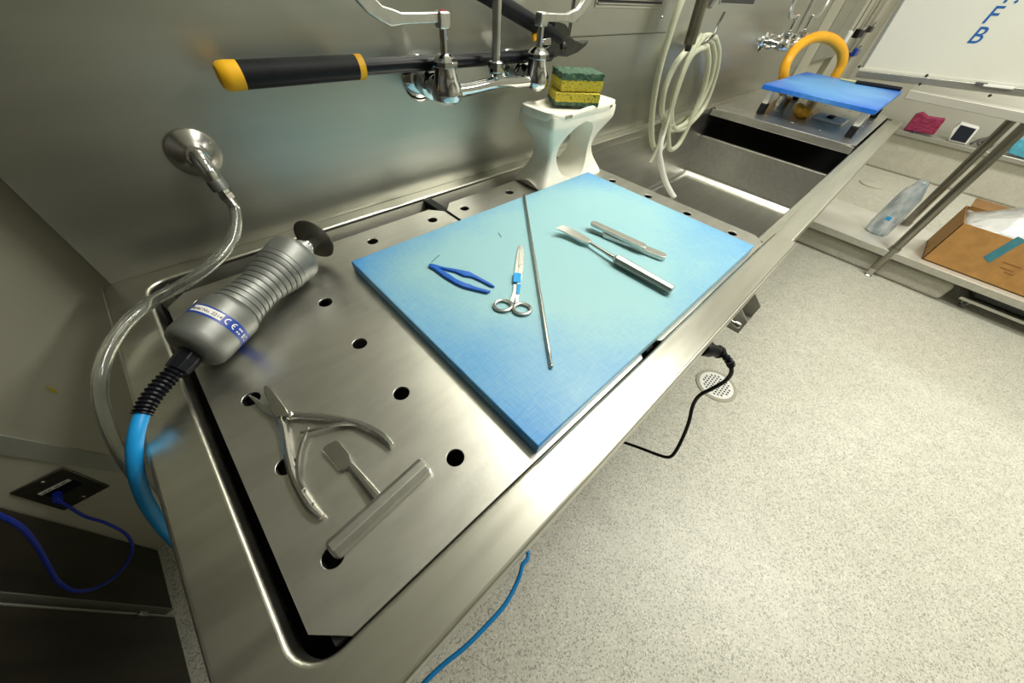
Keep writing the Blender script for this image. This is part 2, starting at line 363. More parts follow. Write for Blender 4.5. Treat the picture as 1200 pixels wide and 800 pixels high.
# ------------------------------------------------------------------ dissecting table
t = thing('dissecting_table', (1.4, 0.4, 0), 'long stainless dissecting table with deep sink and flat rim', 'table')
XO, YO = -0.185, 0.022
ZR = 0.872
CAPX = 1.07
outer = fillet([(XO, YO), (CAPX, YO), (CAPX, 0.0815), (-0.128, 0.0815), (-0.128, 0.762), (3.16, 0.762), (3.16, YS), (XO, YS)], [0.012, 0.003, 0.003, 0.034, 0.03, 0, 0, 0.004])
curve_plate('rim', outer, [], ZR, 0.034, RIMSTEEL, t, bevel=0.005, res=4)
MB().box((1.02, 0.037, 0.815), (3.20, 0.108, 0.847)).build('front_rail', RIMSTEEL, t, bevel=0.004)
# turned-down edges
MB().box((XO + 0.0005, YO + 0.008, 0.80), (XO + 0.006, YS - 0.002, 0.850)).build('end_skirt', RIMSTEEL, t, bevel=0.001)
MB().box((XO + 0.008, YO + 0.0005, 0.80), (CAPX, YO + 0.006, 0.850)).build('front_skirt', RIMSTEEL, t, bevel=0.001)
MB().box((0.25, 0.05, 0.62), (3.16, 0.056, 0.84)).build('apron', STEEL, t, bevel=0.001)
# basin: shallow recess with a deep sink between plates
XS0, XS1, ZSH, ZSK = 1.06, 2.237, 0.735, 0.535
Yf, Yb = 0.085, 0.764
B = MB()
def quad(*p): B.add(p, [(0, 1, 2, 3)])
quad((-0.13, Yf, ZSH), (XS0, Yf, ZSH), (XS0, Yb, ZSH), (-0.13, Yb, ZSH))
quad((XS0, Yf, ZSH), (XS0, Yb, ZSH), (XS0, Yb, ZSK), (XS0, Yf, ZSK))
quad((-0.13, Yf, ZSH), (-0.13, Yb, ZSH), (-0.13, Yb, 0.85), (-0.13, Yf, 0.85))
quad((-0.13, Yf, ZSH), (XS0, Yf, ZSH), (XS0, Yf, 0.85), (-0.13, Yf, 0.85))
B.build('near_recess', SHADEBLACK, t, sm=False)  # steel recess below the plates, its shade painted black
MB().box((-0.128, Yb - 0.002, ZSH), (XS0, Yb, 0.85)).build('recess_back', STEEL, t, sm=False)
MB().prism([(-0.128, 0.763, 0.866), (-0.128, 0.748, 0.828), (-0.128, 0.752, 0.828), (-0.128, 0.763, 0.858)], (1.146, 0, 0)).build('rear_slope', RIMSTEEL, t, sm=False)
# sink shell with rounded bottom edges, open above
def sink_shell():
    S = MB(); n = 6; r = 0.03
    def ring(zin, inset):
        return [(XS0 + inset, Yf + inset), (XS1 - inset, Yf + inset), (XS1 - inset, Yb - inset), (XS0 + inset, Yb - inset)], zin
    secs = [ring(ZSH, 0)]
    for k in range(n + 1):
        a = math.pi / 2 * k / n; secs.append(ring(ZSK + r - r * math.sin(a), r - r * math.cos(a)))
    for k in range(len(secs) - 1):
        (pa, za), (pb, zb) = secs[k], secs[k + 1]
        for j in range(4):
            a, b, c, d = pa[j], pa[(j+1) % 4], pb[(j+1) % 4], pb[j]
            S.add([(*a, za), (*b, za), (*c, zb), (*d, zb)], [(0, 1, 2, 3)])
    p, z = secs[-1]; S.add([(*q, z) for q in p], [(0, 1, 2, 3)])
    # upper back and front walls of the sink up to the rim
    S.add([(XS0, Yb, ZSH), (XS1, Yb, ZSH), (XS1, Yb, 0.862), (XS0, Yb, 0.862)], [(0, 1, 2, 3)])
    S.add([(XS1, Yb, ZSH), (3.16, Yb, ZSH), (3.16, Yb, 0.862), (XS1, Yb, 0.862)], [(0, 1, 2, 3)])
    S.add([(XS0, Yf, ZSH), (3.16, Yf, ZSH), (3.16, Yf, 0.862), (XS0, Yf, 0.862)], [(0, 1, 2, 3)])
    bmm = S.build('sink_basin', STEEL, t, sm=True, angle=50)
    return bmm
sb = sink_shell()
bmx = bmesh.new(); bmx.from_mesh(sb.data); bmesh.ops.remove_doubles(bmx, verts=bmx.verts, dist=1e-5); bmx.to_mesh(sb.data); bmx.free()
for p in sb.data.polygons: p.use_smooth = True
sb.data.set_sharp_from_angle(angle=math.radians(40))
MB().tube([(XS1, Yf + 0.002, ZSH), (XS1, Yb - 0.002, ZSH)], 0.004, 8).build('sink_edge', STEEL, t)
MB().box((XS1 + 0.002, Yf, ZSH - 0.004), (3.16, Yb, ZSH)).box((3.155, Yf, ZSH), (3.16, Yb, 0.85)).build('far_recess', SHADEBLACK, t, sm=False)  # shade under the far plate put into the black colour
MB().lathe((1.75, 0.42, ZSK + 0.001), (0, 0, 1), [(-0.001, 0.045), (0.002, 0.045), (0.003, 0.038), (0.001, 0.03), (0.0005, 0.0)], 24).build('sink_drain', CHROME, t)
# plate supports, in the same painted-shade black as the recess
for x in (-0.10, 0.445, 0.99):
    MB().box((x, Yf + 0.002, 0.85), (x + 0.02, Yb - 0.002, 0.8655)).build('support_bar', SHADEBLACK, t, sm=False)
for x in (2.24, 3.05):
    MB().box((x, Yf + 0.022, 0.84), (x + 0.02, Yb - 0.002, 0.8655)).build('support_bar', SHADEBLACK, t, sm=False)
for x in (0.1, 1.5, 3.0):
    for y in (0.12, 0.7):
        MB().tube([(x, y, 0.0), (x, y, 0.55 if 1 < x < 2.3 else 0.735)], 0.02, 14).build('leg', STEEL, t)
# folded bracket and small knob under the rim
K = MB(); xb_ = 0.80
K.prism([(xb_ - 0.035, 0.045, 0.842), (xb_ - 0.035, -0.004, 0.80), (xb_ - 0.035, -0.004, 0.765), (xb_ - 0.035, 0.045, 0.765)], (0.004, 0, 0))
K.prism([(xb_ - 0.035, 0.045, 0.765), (xb_ - 0.035, -0.004, 0.765), (xb_ + 0.05, -0.006, 0.765), (xb_ + 0.05, 0.045, 0.765)], (0, 0, 0.003))
K.prism([(xb_ + 0.047, 0.045, 0.842), (xb_ + 0.047, -0.004, 0.80), (xb_ + 0.047, -0.004, 0.765), (xb_ + 0.047, 0.045, 0.765)], (0.004, 0, 0))
K.build('knee_bracket', STEEL, t, bevel=0.0006)
q = PZ(860, 378, 0.80)
MB().lathe((q.x, 0.05, 0.80), (0, -1, 0), [(0, 0.004), (0.035, 0.004), (0.036, 0.007), (0.046, 0.007), (0.049, 0.004)], 14).build('bolt', TOOLSTEEL, t)
MB().box((0.585, 0.028, 0.745), (0.665, 0.052, 0.815)).build('outlet_box', STEEL, t, bevel=0.003)

# ------------------------------------------------------------------ perforated drain plates
def plate_outline(x0, x1, y0, y1, c=0.028):
    return [(x0 + c, y0), (x1 - c, y0), (x1, y0 + c), (x1, y1 - c), (x1 - c, y1), (x0 + c, y1), (x0, y1 - c), (x0, y0 + c)]
HX1 = [-0.07, 0.087, 0.245, 0.400]; HX2 = [0.497, 0.654, 0.812, 0.973]; HY = [0.154, 0.281, 0.405, 0.531, 0.657]
def drain_plate(name, x0, x1, hx, label, hy=HY, y0=0.0825, y1=0.704, r=0.0112, lip=False):
    tt = thing(name, ((x0 + x1) / 2, 0.4, 0.866), label, 'drain plate', 'perforated drain plates')
    curve_plate('plate', plate_outline(x0, x1, y0, y1), [], 0.8705, 0.0045, PLATESTEEL, tt, bevel=0.0006, res=1, circles=[(x, y) for x in hx for y in hy], circ_r=r)
    if lip: MB().box((x0, y0, 0.838), (x0 + 0.003, y1, 0.867)).build('front_lip', PLATESTEEL, tt, bevel=0.0008)
    return tt
drain_plate('drain_plate', -0.113, 0.4475, HX1, 'perforated steel drain plate under the grey handpiece and nippers')
drain_plate('drain_plate', 0.4555, 1.016, HX2, 'perforated steel drain plate under the soap stand, beside the sink')
drain_plate('drain_plate', 2.205, 3.13, [2.33, 2.49, 2.65, 2.81, 2.97], 'perforated steel drain plate under the small raised blue board', y0=0.111, y1=0.758, r=0.008, lip=True)

# ------------------------------------------------------------------ large blue cutting board
ZB = 0.891
bx0, bx1, by0, by1 = 0.168, 0.914, 0.0885, 0.588
BOARD = board_mat('worn_blue_polyethylene', (0.31, 0.56, 0.60), (0.038, 0.27, 0.66), 3.5, (bx0 + bx1) / 2 + 0.03, (by0 + by1) / 2 + 0.01, 0.50, 0.36)
bd = MB().box((bx0, by0, 0.8712), (bx1, by1, ZB)).build('cutting_board', BOARD, bevel=0.002, seg=2)
tag(bd, 'large worn blue cutting board holding the scissors and long rod', 'cutting board')

# ================================================================== TOOLS ON THE BOARD
UP = Vector((0, 0, 1))
def flat(px, z): return [PZ(u, v, z) for u, v in px]
# long thin rod
a = PZ(614, 227, ZB + 0.0035); b = PZ(646.5, 431, ZB + 0.0035); d = (b - a).normalized(); Lr = (b - a).length
t = thing('probe_rod', a.lerp(b, 0.5) - UP * 0.0035, 'long thin steel rod lying across the blue board', 'rod')
MB().lathe(a, d, [(0, 0.0004), (0.012, 0.0022), (0.02, 0.0034), (Lr - 0.03, 0.0034)], 10).build('shaft', TOOLSTEEL, t)
MB().lathe(a, d, [(Lr - 0.03, 0.0030), (Lr - 0.008, 0.0030), (Lr - 0.006, 0.0034), (Lr - 0.002, 0.0034), (Lr, 0.001)], 10).build('tip', CHROME, t)

# scissors
t = thing('scissors', PZ(604, 330, ZB), 'closed steel scissors with blue tape around one shank', 'scissors')
z0 = ZB + 0.0003
bl1 = flat([(607.2, 290), (609.5, 288.5), (611, 291), (612.5, 310), (610, 326), (605, 346), (601.5, 356), (597.5, 353), (601, 342), (602, 325), (604.5, 305)], z0)
MB().prism(bl1, (0, 0, 0.0025)).build('blade', SATIN, t, bevel=0.0006)
bl2 = flat([(609, 288), (611.5, 288.5), (614.2, 293), (614, 311), (611.5, 327), (609.2, 341), (607.5, 355), (603.0, 356), (605, 338), (607.2, 322), (608, 305)], z0 + 0.0026)
MB().prism(bl2, (0, 0, 0.0025)).build('blade', SATIN, t, bevel=0.0006)
for (u, v) in ((589.5, 358), (612, 362)):
    c = PZ(u, v, z0 + 0.003); e1 = PZ(u - 10.5, v, z0 + 0.003) - c
    MB().torus(c, UP, e1.length * 0.95, 0.0030, 30, 8, 1.0, 0.92, e1).build('finger_ring', SATIN, t)
MB().lathe(PZ(609.5, 312, z0 + 0.005), UP, [(0, 0.0035), (0.0008, 0.0035), (0.0014, 0.0022)], 14).build('pivot_screw', TOOLSTEEL, t)
tp = flat([(601.5, 322), (610.5, 323), (610, 334), (601, 333)], z0 - 0.0002)
MB().prism(tp, (0, 0, 0.0064)).build('tape', BLUETAPE, t, bevel=0.0008)
tp = flat([(605.8, 334), (610, 334), (608.4, 346), (604.6, 346)], z0 + 0.0022)
MB().prism(tp, (0, 0, 0.004)).build('tape', BLUETAPE, t, bevel=0.0008)

# blue plastic tweezers
t = thing('tweezers', PZ(540, 325, ZB), 'blue plastic tweezers lying open left of the scissors', 'tweezers')
arm1 = flat([(503, 310), (508, 310.5), (520, 314), (535, 316.5), (550, 319.5), (562, 326), (575, 333), (580, 337), (576, 336.8), (563, 330), (553, 325.5), (548, 324.8), (544, 324.5), (535, 320), (520, 316.2), (508, 314.5), (503, 313)], ZB + 0.001)
MB().prism(arm1, (0, 0, 0.0035)).build('arm', BLUEPLASTIC, t, bevel=0.001)
arm2 = flat([(503, 311), (509, 312.5), (522, 320), (535, 328.8), (545, 333.2), (558, 338), (570, 341), (575, 342.5), (571, 344.5), (558, 341.5), (544, 338), (534, 333.5), (520, 325), (508, 316), (502.5, 313.5)], ZB + 0.001)
MB().prism(arm2, (0, 0, 0.0045)).build('arm', BLUEPLASTIC, t, bevel=0.001)
for k in range(4):
    c = PZ(549 + 3 * k, 333.0 + 1.3 * k, ZB + 0.004)
    MB().obox(c, (1, 0, 0), (0, 1, 0), UP, 0.0010, 0.0010, 0.0018).build('grip_rib', BLUEPLASTIC, t, bevel=0.0003)

# osteotome with octagonal handle
t = thing('osteotome', PZ(722, 305, ZB), 'steel chisel with octagonal handle and curved flat blade', 'chisel')
hz = ZB + 0.0112
h0 = PZ(722, 303.5, hz); h1 = PZ(788, 340, hz); d = (h1 - h0).normalized(); L1 = (h1 - h0).length
MB().lathe(h0, d, [(-0.006, 0.0045), (0.002, 0.0112), (L1 - 0.002, 0.0092), (L1, 0.0082)], 8).build('handle', SATIN, t, sm=False, bevel=0.0005)
n0 = PZ(690, 283.5, ZB + 0.0095)
MB().tube([h0 + d * 0.003, h0.lerp(n0, 0.4), n0], [0.0055, 0.0036, 0.0032], 12).build('neck', TOOLSTEEL, t)
side = d.cross(UP).normalized()
secs = []
pts = [PZ(692, 284.5, ZB + 0.0095), PZ(686, 281.5, ZB + 0.0095), PZ(676, 276, ZB + 0.010), PZ(664, 269.5, ZB + 0.013), PZ(655, 265.5, ZB + 0.019)]
for i, p in enumerate(pts):
    wd = [0.004, 0.0112, 0.0122, 0.0122, 0.0122][i]; th = [0.003, 0.0026, 0.0022, 0.0018, 0.0004][i]
    tg = (pts[min(i + 1, 4)] - pts[max(i - 1, 0)]).normalized(); nn = tg.cross(side).normalized()
    secs.append([p + side * wd + nn * th, p - side * wd + nn * th, p - side * wd - nn * th, p + side * wd - nn * th])
MB().loft(secs).build('blade', SATIN, t, bevel=0.0005)

# clamp-like pair of flat handles with grooved tip
t = thing('scalpel_handle_clamp', PZ(735, 285, ZB), 'steel folded clamp with rounded handles and grooved tip', 'clamp')
def capsule(px0, px1, z, wd, th, taper=1.0):
    p0 = PZ(*px0, z); p1 = PZ(*px1, z); d = (p1 - p0).normalized(); s = UP.cross(d); L = (p1 - p0).length
    poly = []
    for k in range(9): q = math.pi / 2 + math.pi * k / 8; poly.append(p0 + d * (math.cos(q) * wd * 0.9 * taper) + s * (math.sin(q) * wd * taper))
    for k in range(9): q = -math.pi / 2 + math.pi * k / 8; poly.append(p1 + d * (math.cos(q) * wd * 0.9) + s * (math.sin(q) * wd))
    return MB().prism(poly, (0, 0, th))
capsule((710, 277), (774, 302.5), ZB + 0.0004, 0.0105, 0.010).build('lower_handle', SATIN, t, bevel=0.0012)
capsule((696, 264), (752, 290), ZB + 0.0106, 0.0098, 0.007, 0.95).build('upper_handle', SATIN, t, bevel=0.0012)
for k in range(3):
    o_ = Vector((0.0, 0.0035 * (k - 1), 0)); a = PZ(687.5, 269, ZB + 0.004) + o_ ; b = PZ(708, 276.5, ZB + 0.004) + o_
    MB().tube([a, b], 0.0014, 6).build('tip_groove', TOOLSTEEL, t)
MB().tube([PZ(760, 291.5, ZB + 0.006), PZ(778, 300.5, ZB + 0.003)], 0.0015, 8).build('spring_wire', DARKSTEEL, t)
# two hairline clippings on the board
for (p, q2, lb) in (((584, 272.5), (587.5, 277.5), 'tiny dark thread left of the rod on the blue board'), ((505.5, 307), (515, 298.5), 'tiny dark thread above the tweezers on the blue board')):
    o = MB().tube([PZ(*p, ZB + 0.0006), PZ(*q2, ZB + 0.0006)], 0.00055, 6).build('thread', DARKSTEEL)
    tag(o, lb, 'thread')

# ================================================================== TOOLS ON THE NEAR PLATE
ZP = 0.8705
# bone nippers
t = thing('bone_nippers', PZ(345, 490, ZP), 'steel bone nippers with sprung curved handles', 'nippers')
def bar(px, zz, rad, name, m_, parent, n=10, sq=None):
    pts = smooth([PZ(u, v, z) for (u, v), z in zip(px, zz)], 5)
    k = len(pts) - 1; rs = []
    for i in range(k + 1):
        f_ = i / k * (len(rad) - 1); j = min(int(f_), len(rad) - 2); rs.append(rad[j] + (rad[j + 1] - rad[j]) * (f_ - j))
    return MB().tube(pts, rs, n).build(name, m_, parent)
za = ZP + 0.007
J = MB()
J.loft([[p + Vector((0, 0, dz)) for p in (PZ(u0, v0, za - 0.004), PZ(u1, v1, za - 0.004))] + [p + Vector((0, 0, dz + 0.0112)) for p in (PZ(u1, v1, za - 0.004), PZ(u0, v0, za - 0.004))]
        for (u0, v0, u1, v1, dz) in ((315, 456, 313, 459, 0), (322, 459, 314, 466, 0), (330, 470, 318, 474, 0), (338, 480, 322, 487, 0), (343, 489, 327, 495, 0))])
J.build('jaw', TOOLSTEEL, t, bevel=0.0012)
J = MB()
J.loft([[p + Vector((0, 0, 0)) for p in (PZ(u0, v0, z), PZ(u1, v1, z))] + [p for p in (PZ(u1, v1, z + 0.006), PZ(u0, v0, z + 0.006))]
        for (u0, v0, u1, v1, z) in ((291.5, 462, 290.5, 463.2, ZP + 0.003), (300, 466, 297, 470, ZP + 0.002), (312, 474, 307, 482, ZP + 0.001), (324, 480, 320, 489, ZP + 0.001), (334, 486, 328, 495, ZP + 0.001))])
J.build('jaw', TOOLSTEEL, t, bevel=0.001)
bar([(337, 487), (352, 487), (385, 489), (412, 494), (435, 503), (450, 513), (459, 522)], [za] * 7, [0.0058, 0.0052, 0.0048, 0.0048, 0.0050, 0.0050, 0.0030], 'handle', TOOLSTEEL, t)
bar([(328, 488), (333, 505), (337, 530), (343, 555), (352, 575), (364, 594), (377, 606)], [za - 0.001] * 7, [0.0062, 0.0055, 0.0050, 0.0050, 0.0052, 0.0052, 0.0030], 'handle', TOOLSTEEL, t)
MB().lathe(PZ(339, 487, za + 0.002), UP, [(0, 0.0055), (0.004, 0.0055), (0.005, 0.004)], 16).build('pivot', TOOLSTEEL, t)
bar([(434, 504), (420, 497.5), (405, 496), (385, 499), (365, 504), (352, 507)], [za + 0.001] * 6, [0.0034, 0.0032, 0.0030, 0.0027, 0.0024, 0.0020], 'spring_leaf', TOOLSTEEL, t, 6)
bar([(356, 574), (350, 562), (349, 545), (352, 525), (358, 509), (361, 501)], [za + 0.001] * 6, [0.0034, 0.0032, 0.0030, 0.0027, 0.0024, 0.0020], 'spring_leaf', TOOLSTEEL, t, 6)
for p in ((431, 503.5), (357, 575), (367, 590)):
    MB().lathe(PZ(*p, za + 0.0045), UP, [(0, 0.0018), (0.001, 0.0014)], 10).build('rivet', CHROME, t)

# T-shaped skull chisel
t = thing('t_handle_chisel', PZ(425, 580, ZP), 'steel chisel with heavy cross bar handle and flat blade', 'chisel')
c0 = PZ(390, 643, ZP + 0.009); c1 = PZ(497, 545, ZP + 0.009); d = (c1 - c0); d.z = 0; Lb = d.length; d.normalize(); s = UP.cross(d)
prof = [(-0.0112, 0), (0.0112, 0), (0.0105, 0.006), (0.0105, 0.011), (0.0045, 0.0165), (-0.0045, 0.0165), (-0.0105, 0.011), (-0.0105, 0.006)]
c0.z = ZP + 0.0006
def sec(p, k): return [p + s * (x * k) + UP * ((z - 0.008) * k + 0.008) for x, z in prof]
MB().loft([sec(c0 - d * 0.003, 0.8), sec(c0, 1), sec(c0 + d * Lb, 1), sec(c0 + d * (Lb + 0.003), 0.8)]).build('cross_bar', SATIN, t, sm=False, bevel=0.0008)
a = PZ(442, 584, ZP + 0.007); b = PZ(411, 546, ZP + 0.004)
MB().tube([a, a.lerp(b, 0.5), b], [0.0062, 0.0056, 0.0045], 10).build('shank', TOOLSTEEL, t)
bl = flat([(378.5, 529), (382, 524), (394, 517.5), (398.5, 518.5), (411, 533), (413, 541), (418, 549), (411, 552.5), (408, 550), (399, 553.5)], ZP + 0.0012)
MB().prism(bl, (0, 0, 0.0045)).build('blade', TOOLSTEEL, t, bevel=0.0008)

# ------------------------------------------------------------------ powered saw handpiece
zb = 0.9102
bs_ = PZ(222, 413, zb); en = PZ(347, 299.5, 0.9185); d = (en - bs_); LH = d.length; d.normalize()
t = thing('saw_handpiece', Vector((bs_.x, bs_.y, ZP)), 'grey ribbed bone saw handpiece with blue serial number band', 'handpiece')
RB = 0.0385
MB().lathe(bs_, d, [(0, 0.020), (0.001, 0.028), (0.005, 0.0345), (0.012, 0.0378), (0.02, RB), (0.074, RB), (0.080, 0.0365), (0.084, 0.0335)], 48).build('rear_housing', GREYMETAL, t)
pr = []
ribs = 11; y0 = 0.083; y1 = LH - 0.036
def hr(x):   # hourglass grip radius
    q = (x - y0) / (y1 - y0); return 0.0345 - 0.0045 * math.sin(math.pi * min(1, q * 1.1)) + 0.0055 * max(0, q - 0.45) / 0.55
for k in range(ribs):
    xa = y0 + (y1 - y0) * k / ribs; xb = y0 + (y1 - y0) * (k + 1) / ribs; g = 0.0008
    pr += [(xa, hr(xa) - 0.0015), (xa + g, hr(xa) - 0.0015), (xa + g + 0.0006, hr(xa)), ((xa + xb) / 2, hr((xa + xb) / 2) + 0.0003), (xb - 0.0006, hr(xb))]
MB().lathe(bs_, d, pr, 48).build('ribbed_grip', GREYMETAL, t, angle=25)
MB().lathe(bs_, d, [(y1 - 0.001, 0.0375), (y1 + 0.001, 0.0395), (LH - 0.01, 0.0425), (LH - 0.003, 0.0420), (LH, 0.040), (LH + 0.0005, 0.016)], 48).build('front_housing', GREYMETAL, t)
MB().lathe(bs_, d, [(LH - 0.002, 0.0175), (LH + 0.024, 0.0170), (LH + 0.025, 0.0145)], 28).build('spindle_sleeve', mat('pale_sleeve', (0.42, 0.43, 0.42), 0.5, 0.6), t)
MB().lathe(bs_, d, [(LH + 0.015, 0.0120), (LH + 0.052, 0.0120)], 24).build('spindle', CHROME, t)
MB().lathe(bs_, d, [(LH + 0.050, 0.012), (LH + 0.052, 0.0380), (LH + 0.0532, 0.0387), (LH + 0.0544, 0.0380), (LH + 0.0560, 0.004)], 44).build('disc', mat('disc_steel', (0.27, 0.26, 0.23), 0.33, 1.0, var=0.1, scale=40), t)
# blue label band with print wrapped around the housing
fx, fy, fa = frame(d)
def wrap(tt, ang, r): return bs_ + d * tt + (fx * math.cos(ang) + fy * math.sin(ang)) * r
ta, tb = 0.040, 0.056
def band(name, t0, t1, a0, a1, r, material, parent, n=24):
    S = MB()
    for k in range(n):
        q0 = a0 + (a1 - a0) * k / n; q1 = a0 + (a1 - a0) * (k + 1) / n
        S.add([wrap(t0, q0, r), wrap(t1, q0, r), wrap(t1, q1, r), wrap(t0, q1, r)], [(0, 1, 2, 3)])
    return S.build(name, material, parent, angle=60)
lb = band('label_band', ta, tb, 0, 2 * math.pi, RB + 0.0003, LABELBLUE, t, 60)
# angle whose surface faces the camera
tocam = (CAM - wrap(0.05, 0, 0)).normalized(); angc = math.atan2(tocam.dot(fy), tocam.dot(fx))
sgn = 1 if (fx * -math.sin(angc) + fy * math.cos(angc)).dot(RIGHT) > 0 else -1   # direction of text, rightwards in view
def ang_of(mm): return angc + sgn * mm / RB
band('label_patch', ta + 0.003, tb - 0.0025, ang_of(-0.046), ang_of(-0.0035), RB + 0.0006, WHITE, lb)
upv = 1   # letters stand with their tops towards the blade end
def wrap_text(body, size, m0, tbase, material, name, bold=0.0):
    me = text_mesh(body, size, bold)
    for v in me.vertices:
        v.co = wrap(tbase + v.co.y, ang_of(m0 + v.co.x), RB + 0.0010 + v.co.z * 0.3)
    return link(name, me, material, lb, sm=False)
wrap_text('Serial No. 2214', 0.0065, -0.0450, ta + 0.0056, INK, 'serial_lettering')
# CE mark from arcs
def ce_arc(m0, tc, r, wdt, a0, a1, name):
    S = MB(); n = 16
    for k in range(n):
        qs = [a0 + (a1 - a0) * (k + e) / n for e in (0, 1)]
        P = []
        for q_, rr in ((qs[0], r), (qs[0], r - wdt), (qs[1], r - wdt), (qs[1], r)):
            P.append(wrap(tc + rr * math.sin(q_), ang_of(m0 + rr * math.cos(q_)), RB + 0.0009))
        S.add(P, [(0, 1, 2, 3)])
    return S
tcn = (ta + tb) / 2
ce_arc(0.0045, tcn, 0.0046, 0.0015, math.radians(80), math.radians(280), 'c').build('approval_mark', WHITE, lb, sm=False)
S = ce_arc(0.0145, tcn, 0.0046, 0.0015, math.radians(80), math.radians(280), 'e')
S.add([wrap(tcn - 0.0007, ang_of(0.0105), RB + 0.0009), wrap(tcn + 0.0007, ang_of(0.0105), RB + 0.0009), wrap(tcn + 0.0007, ang_of(0.0143), RB + 0.0009), wrap(tcn - 0.0007, ang_of(0.0143), RB + 0.0009)], [(0, 1, 2, 3)])
S.build('approval_mark', WHITE, lb, sm=False)
for (m0_, m1_, t0_) in ((0.0195, 0.0225, 0.0012), (0.0232, 0.0265, 0.0012), (0.0195, 0.0222, -0.0042), (0.0235, 0.0262, -0.0042)):
    band('small_print', tcn + t0_, tcn + t0_ + 0.0022, ang_of(m0_), ang_of(m1_), RB + 0.0009, WHITE, lb, 3)
# recycling-bin style mark: two small bars and a ring
band('small_mark', tcn - 0.004, tcn + 0.003, ang_of(0.031), ang_of(0.034), RB + 0.0009, WHITE, lb, 3)
ce_arc(0.040, tcn, 0.0040, 0.0010, 0, 2 * math.pi, 'ring').build('small_mark', WHITE, lb, sm=False)
# cable gland, ribbed strain relief
g0 = PZ(222, 417, zb - 0.004); gl = [PZ(226, 412, zb - 0.002), PZ(217, 423, zb - 0.004), PZ(207, 434, zb - 0.006)]
MB().tube(gl, [0.0150, 0.0150, 0.0135], 8).build('cable_gland', BLACKPLASTIC, t, sm=False, bevel=0.001)
sr = smooth([PZ(211, 430, zb - 0.005), PZ(197, 443, 0.903), PZ(183, 458, 0.902), PZ(172, 474, 0.900), PZ(166, 486, 0.897)], 10)
rs = [0.0098 + 0.0022 * (1 if i % 3 == 0 else 0) - 0.0015 * i / len(sr) for i in range(len(sr))]
MB().tube(sr, rs, 14).build('strain_relief', BLACKPLASTIC, t, angle=20)
hose = smooth([PZ(168, 482, 0.898), PZ(160.5, 505, 0.890), PZ(157.5, 530, 0.873), PZ(160, 556, 0.845), PZ(170, 585, 0.80), PZ(184, 608, 0.75), PZ(200, 628, 0.69), PZ(222, 650, 0.60)], 8)
MB().tube(hose, 0.0078, 14).build('power_hose', BLUEHOSE, t)

# ================================================================== ALONG THE WALL
# vacuum port with elbow; clear hose
t = thing('wall_port', (0.045, YS, 1.043), 'round steel wall port with elbow fitting above the handpiece', 'wall port')
pc = Vector((0.044, YS, 1.043))
MB().lathe(pc, (0, -1, 0), [(0, 0.037), (0.003, 0.037), (0.005, 0.036), (0.016, 0.020), (0.019, 0.0165), (0.021, 0.0155), (0.0215, 0.0135)], 40).build('escutcheon', TOOLSTEEL, t)
el = smooth([pc + Vector((0, -0.010, 0)), pc + Vector((0.001, -0.030, -0.004)), pc + Vector((0.002, -0.040, -0.018)), pc + Vector((0.003, -0.043, -0.032))], 6)
MB().tube(el, 0.0125, 18).build('elbow', CHROME, t)
e1 = pc + Vector((0.003, -0.043, -0.030)); e2 = pc + Vector((0.008, -0.055, -0.072)); dd = (e2 - e1).normalized()
cu_ = MB(); cu_.lathe(e1, dd, [(0, 0.0128), (0.002, 0.0135), (0.016, 0.0135), (0.017, 0.0115)], 20)
cu_.build('coupling', GREYMETAL, t)
MB().lathe(e1, dd, [(0.016, 0.0100), (0.022, 0.0100), (0.023, 0.0118), (0.031, 0.0118), (0.032, 0.0112)], 6).build('hex_nut', TOOLSTEEL, t, sm=False)
MB().lathe(e1, dd, [(0.031, 0.0082), (0.037, 0.0092), (0.0372, 0.008), (0.043, 0.0092), (0.0432, 0.008), (0.050, 0.0090), (0.0502, 0.006)], 18).build('hose_barb', TOOLSTEEL, t)
hz_ = e1 + dd * 0.046
hp = [hz_, PZ(277, 262, 0.952), PZ(270, 286, 0.936), PZ(247, 311, 0.925), PZ(215, 333, 0.912), PZ(180, 352, 0.898), PZ(150, 377, 0.893), PZ(127, 410, 0.890), PZ(117, 445, 0.875), PZ(121, 482, 0.835), PZ(138, 525, 0.775), PZ(163, 563, 0.70), PZ(190, 598, 0.62), PZ(215, 640, 0.52)]
def hollow(pts, ro, ri, n=16):
    a_ = MB().tube(pts, ro, n, caps=False); b_ = MB().tube(pts, ri, n, caps=False); k = len(a_.v)
    S_ = MB(); S_.v = a_.v + b_.v; S_.f = [list(f) for f in a_.f] + [[i + k for i in f][::-1] for f in b_.f]
    e = (len(pts) - 1) * n
    for j in range(n):
        S_.f.append([j, k + j, k + (j + 1) % n, (j + 1) % n]); S_.f.append([e + j, e + (j + 1) % n, k + e + (j + 1) % n, k + e + j])
    return S_
o = hollow(smooth(hp, 8), 0.0088, 0.0062).build('vacuum_hose', TUBECLEAR)
tag(o, 'clear plastic hose from the wall port looping over the table rim', 'hose')

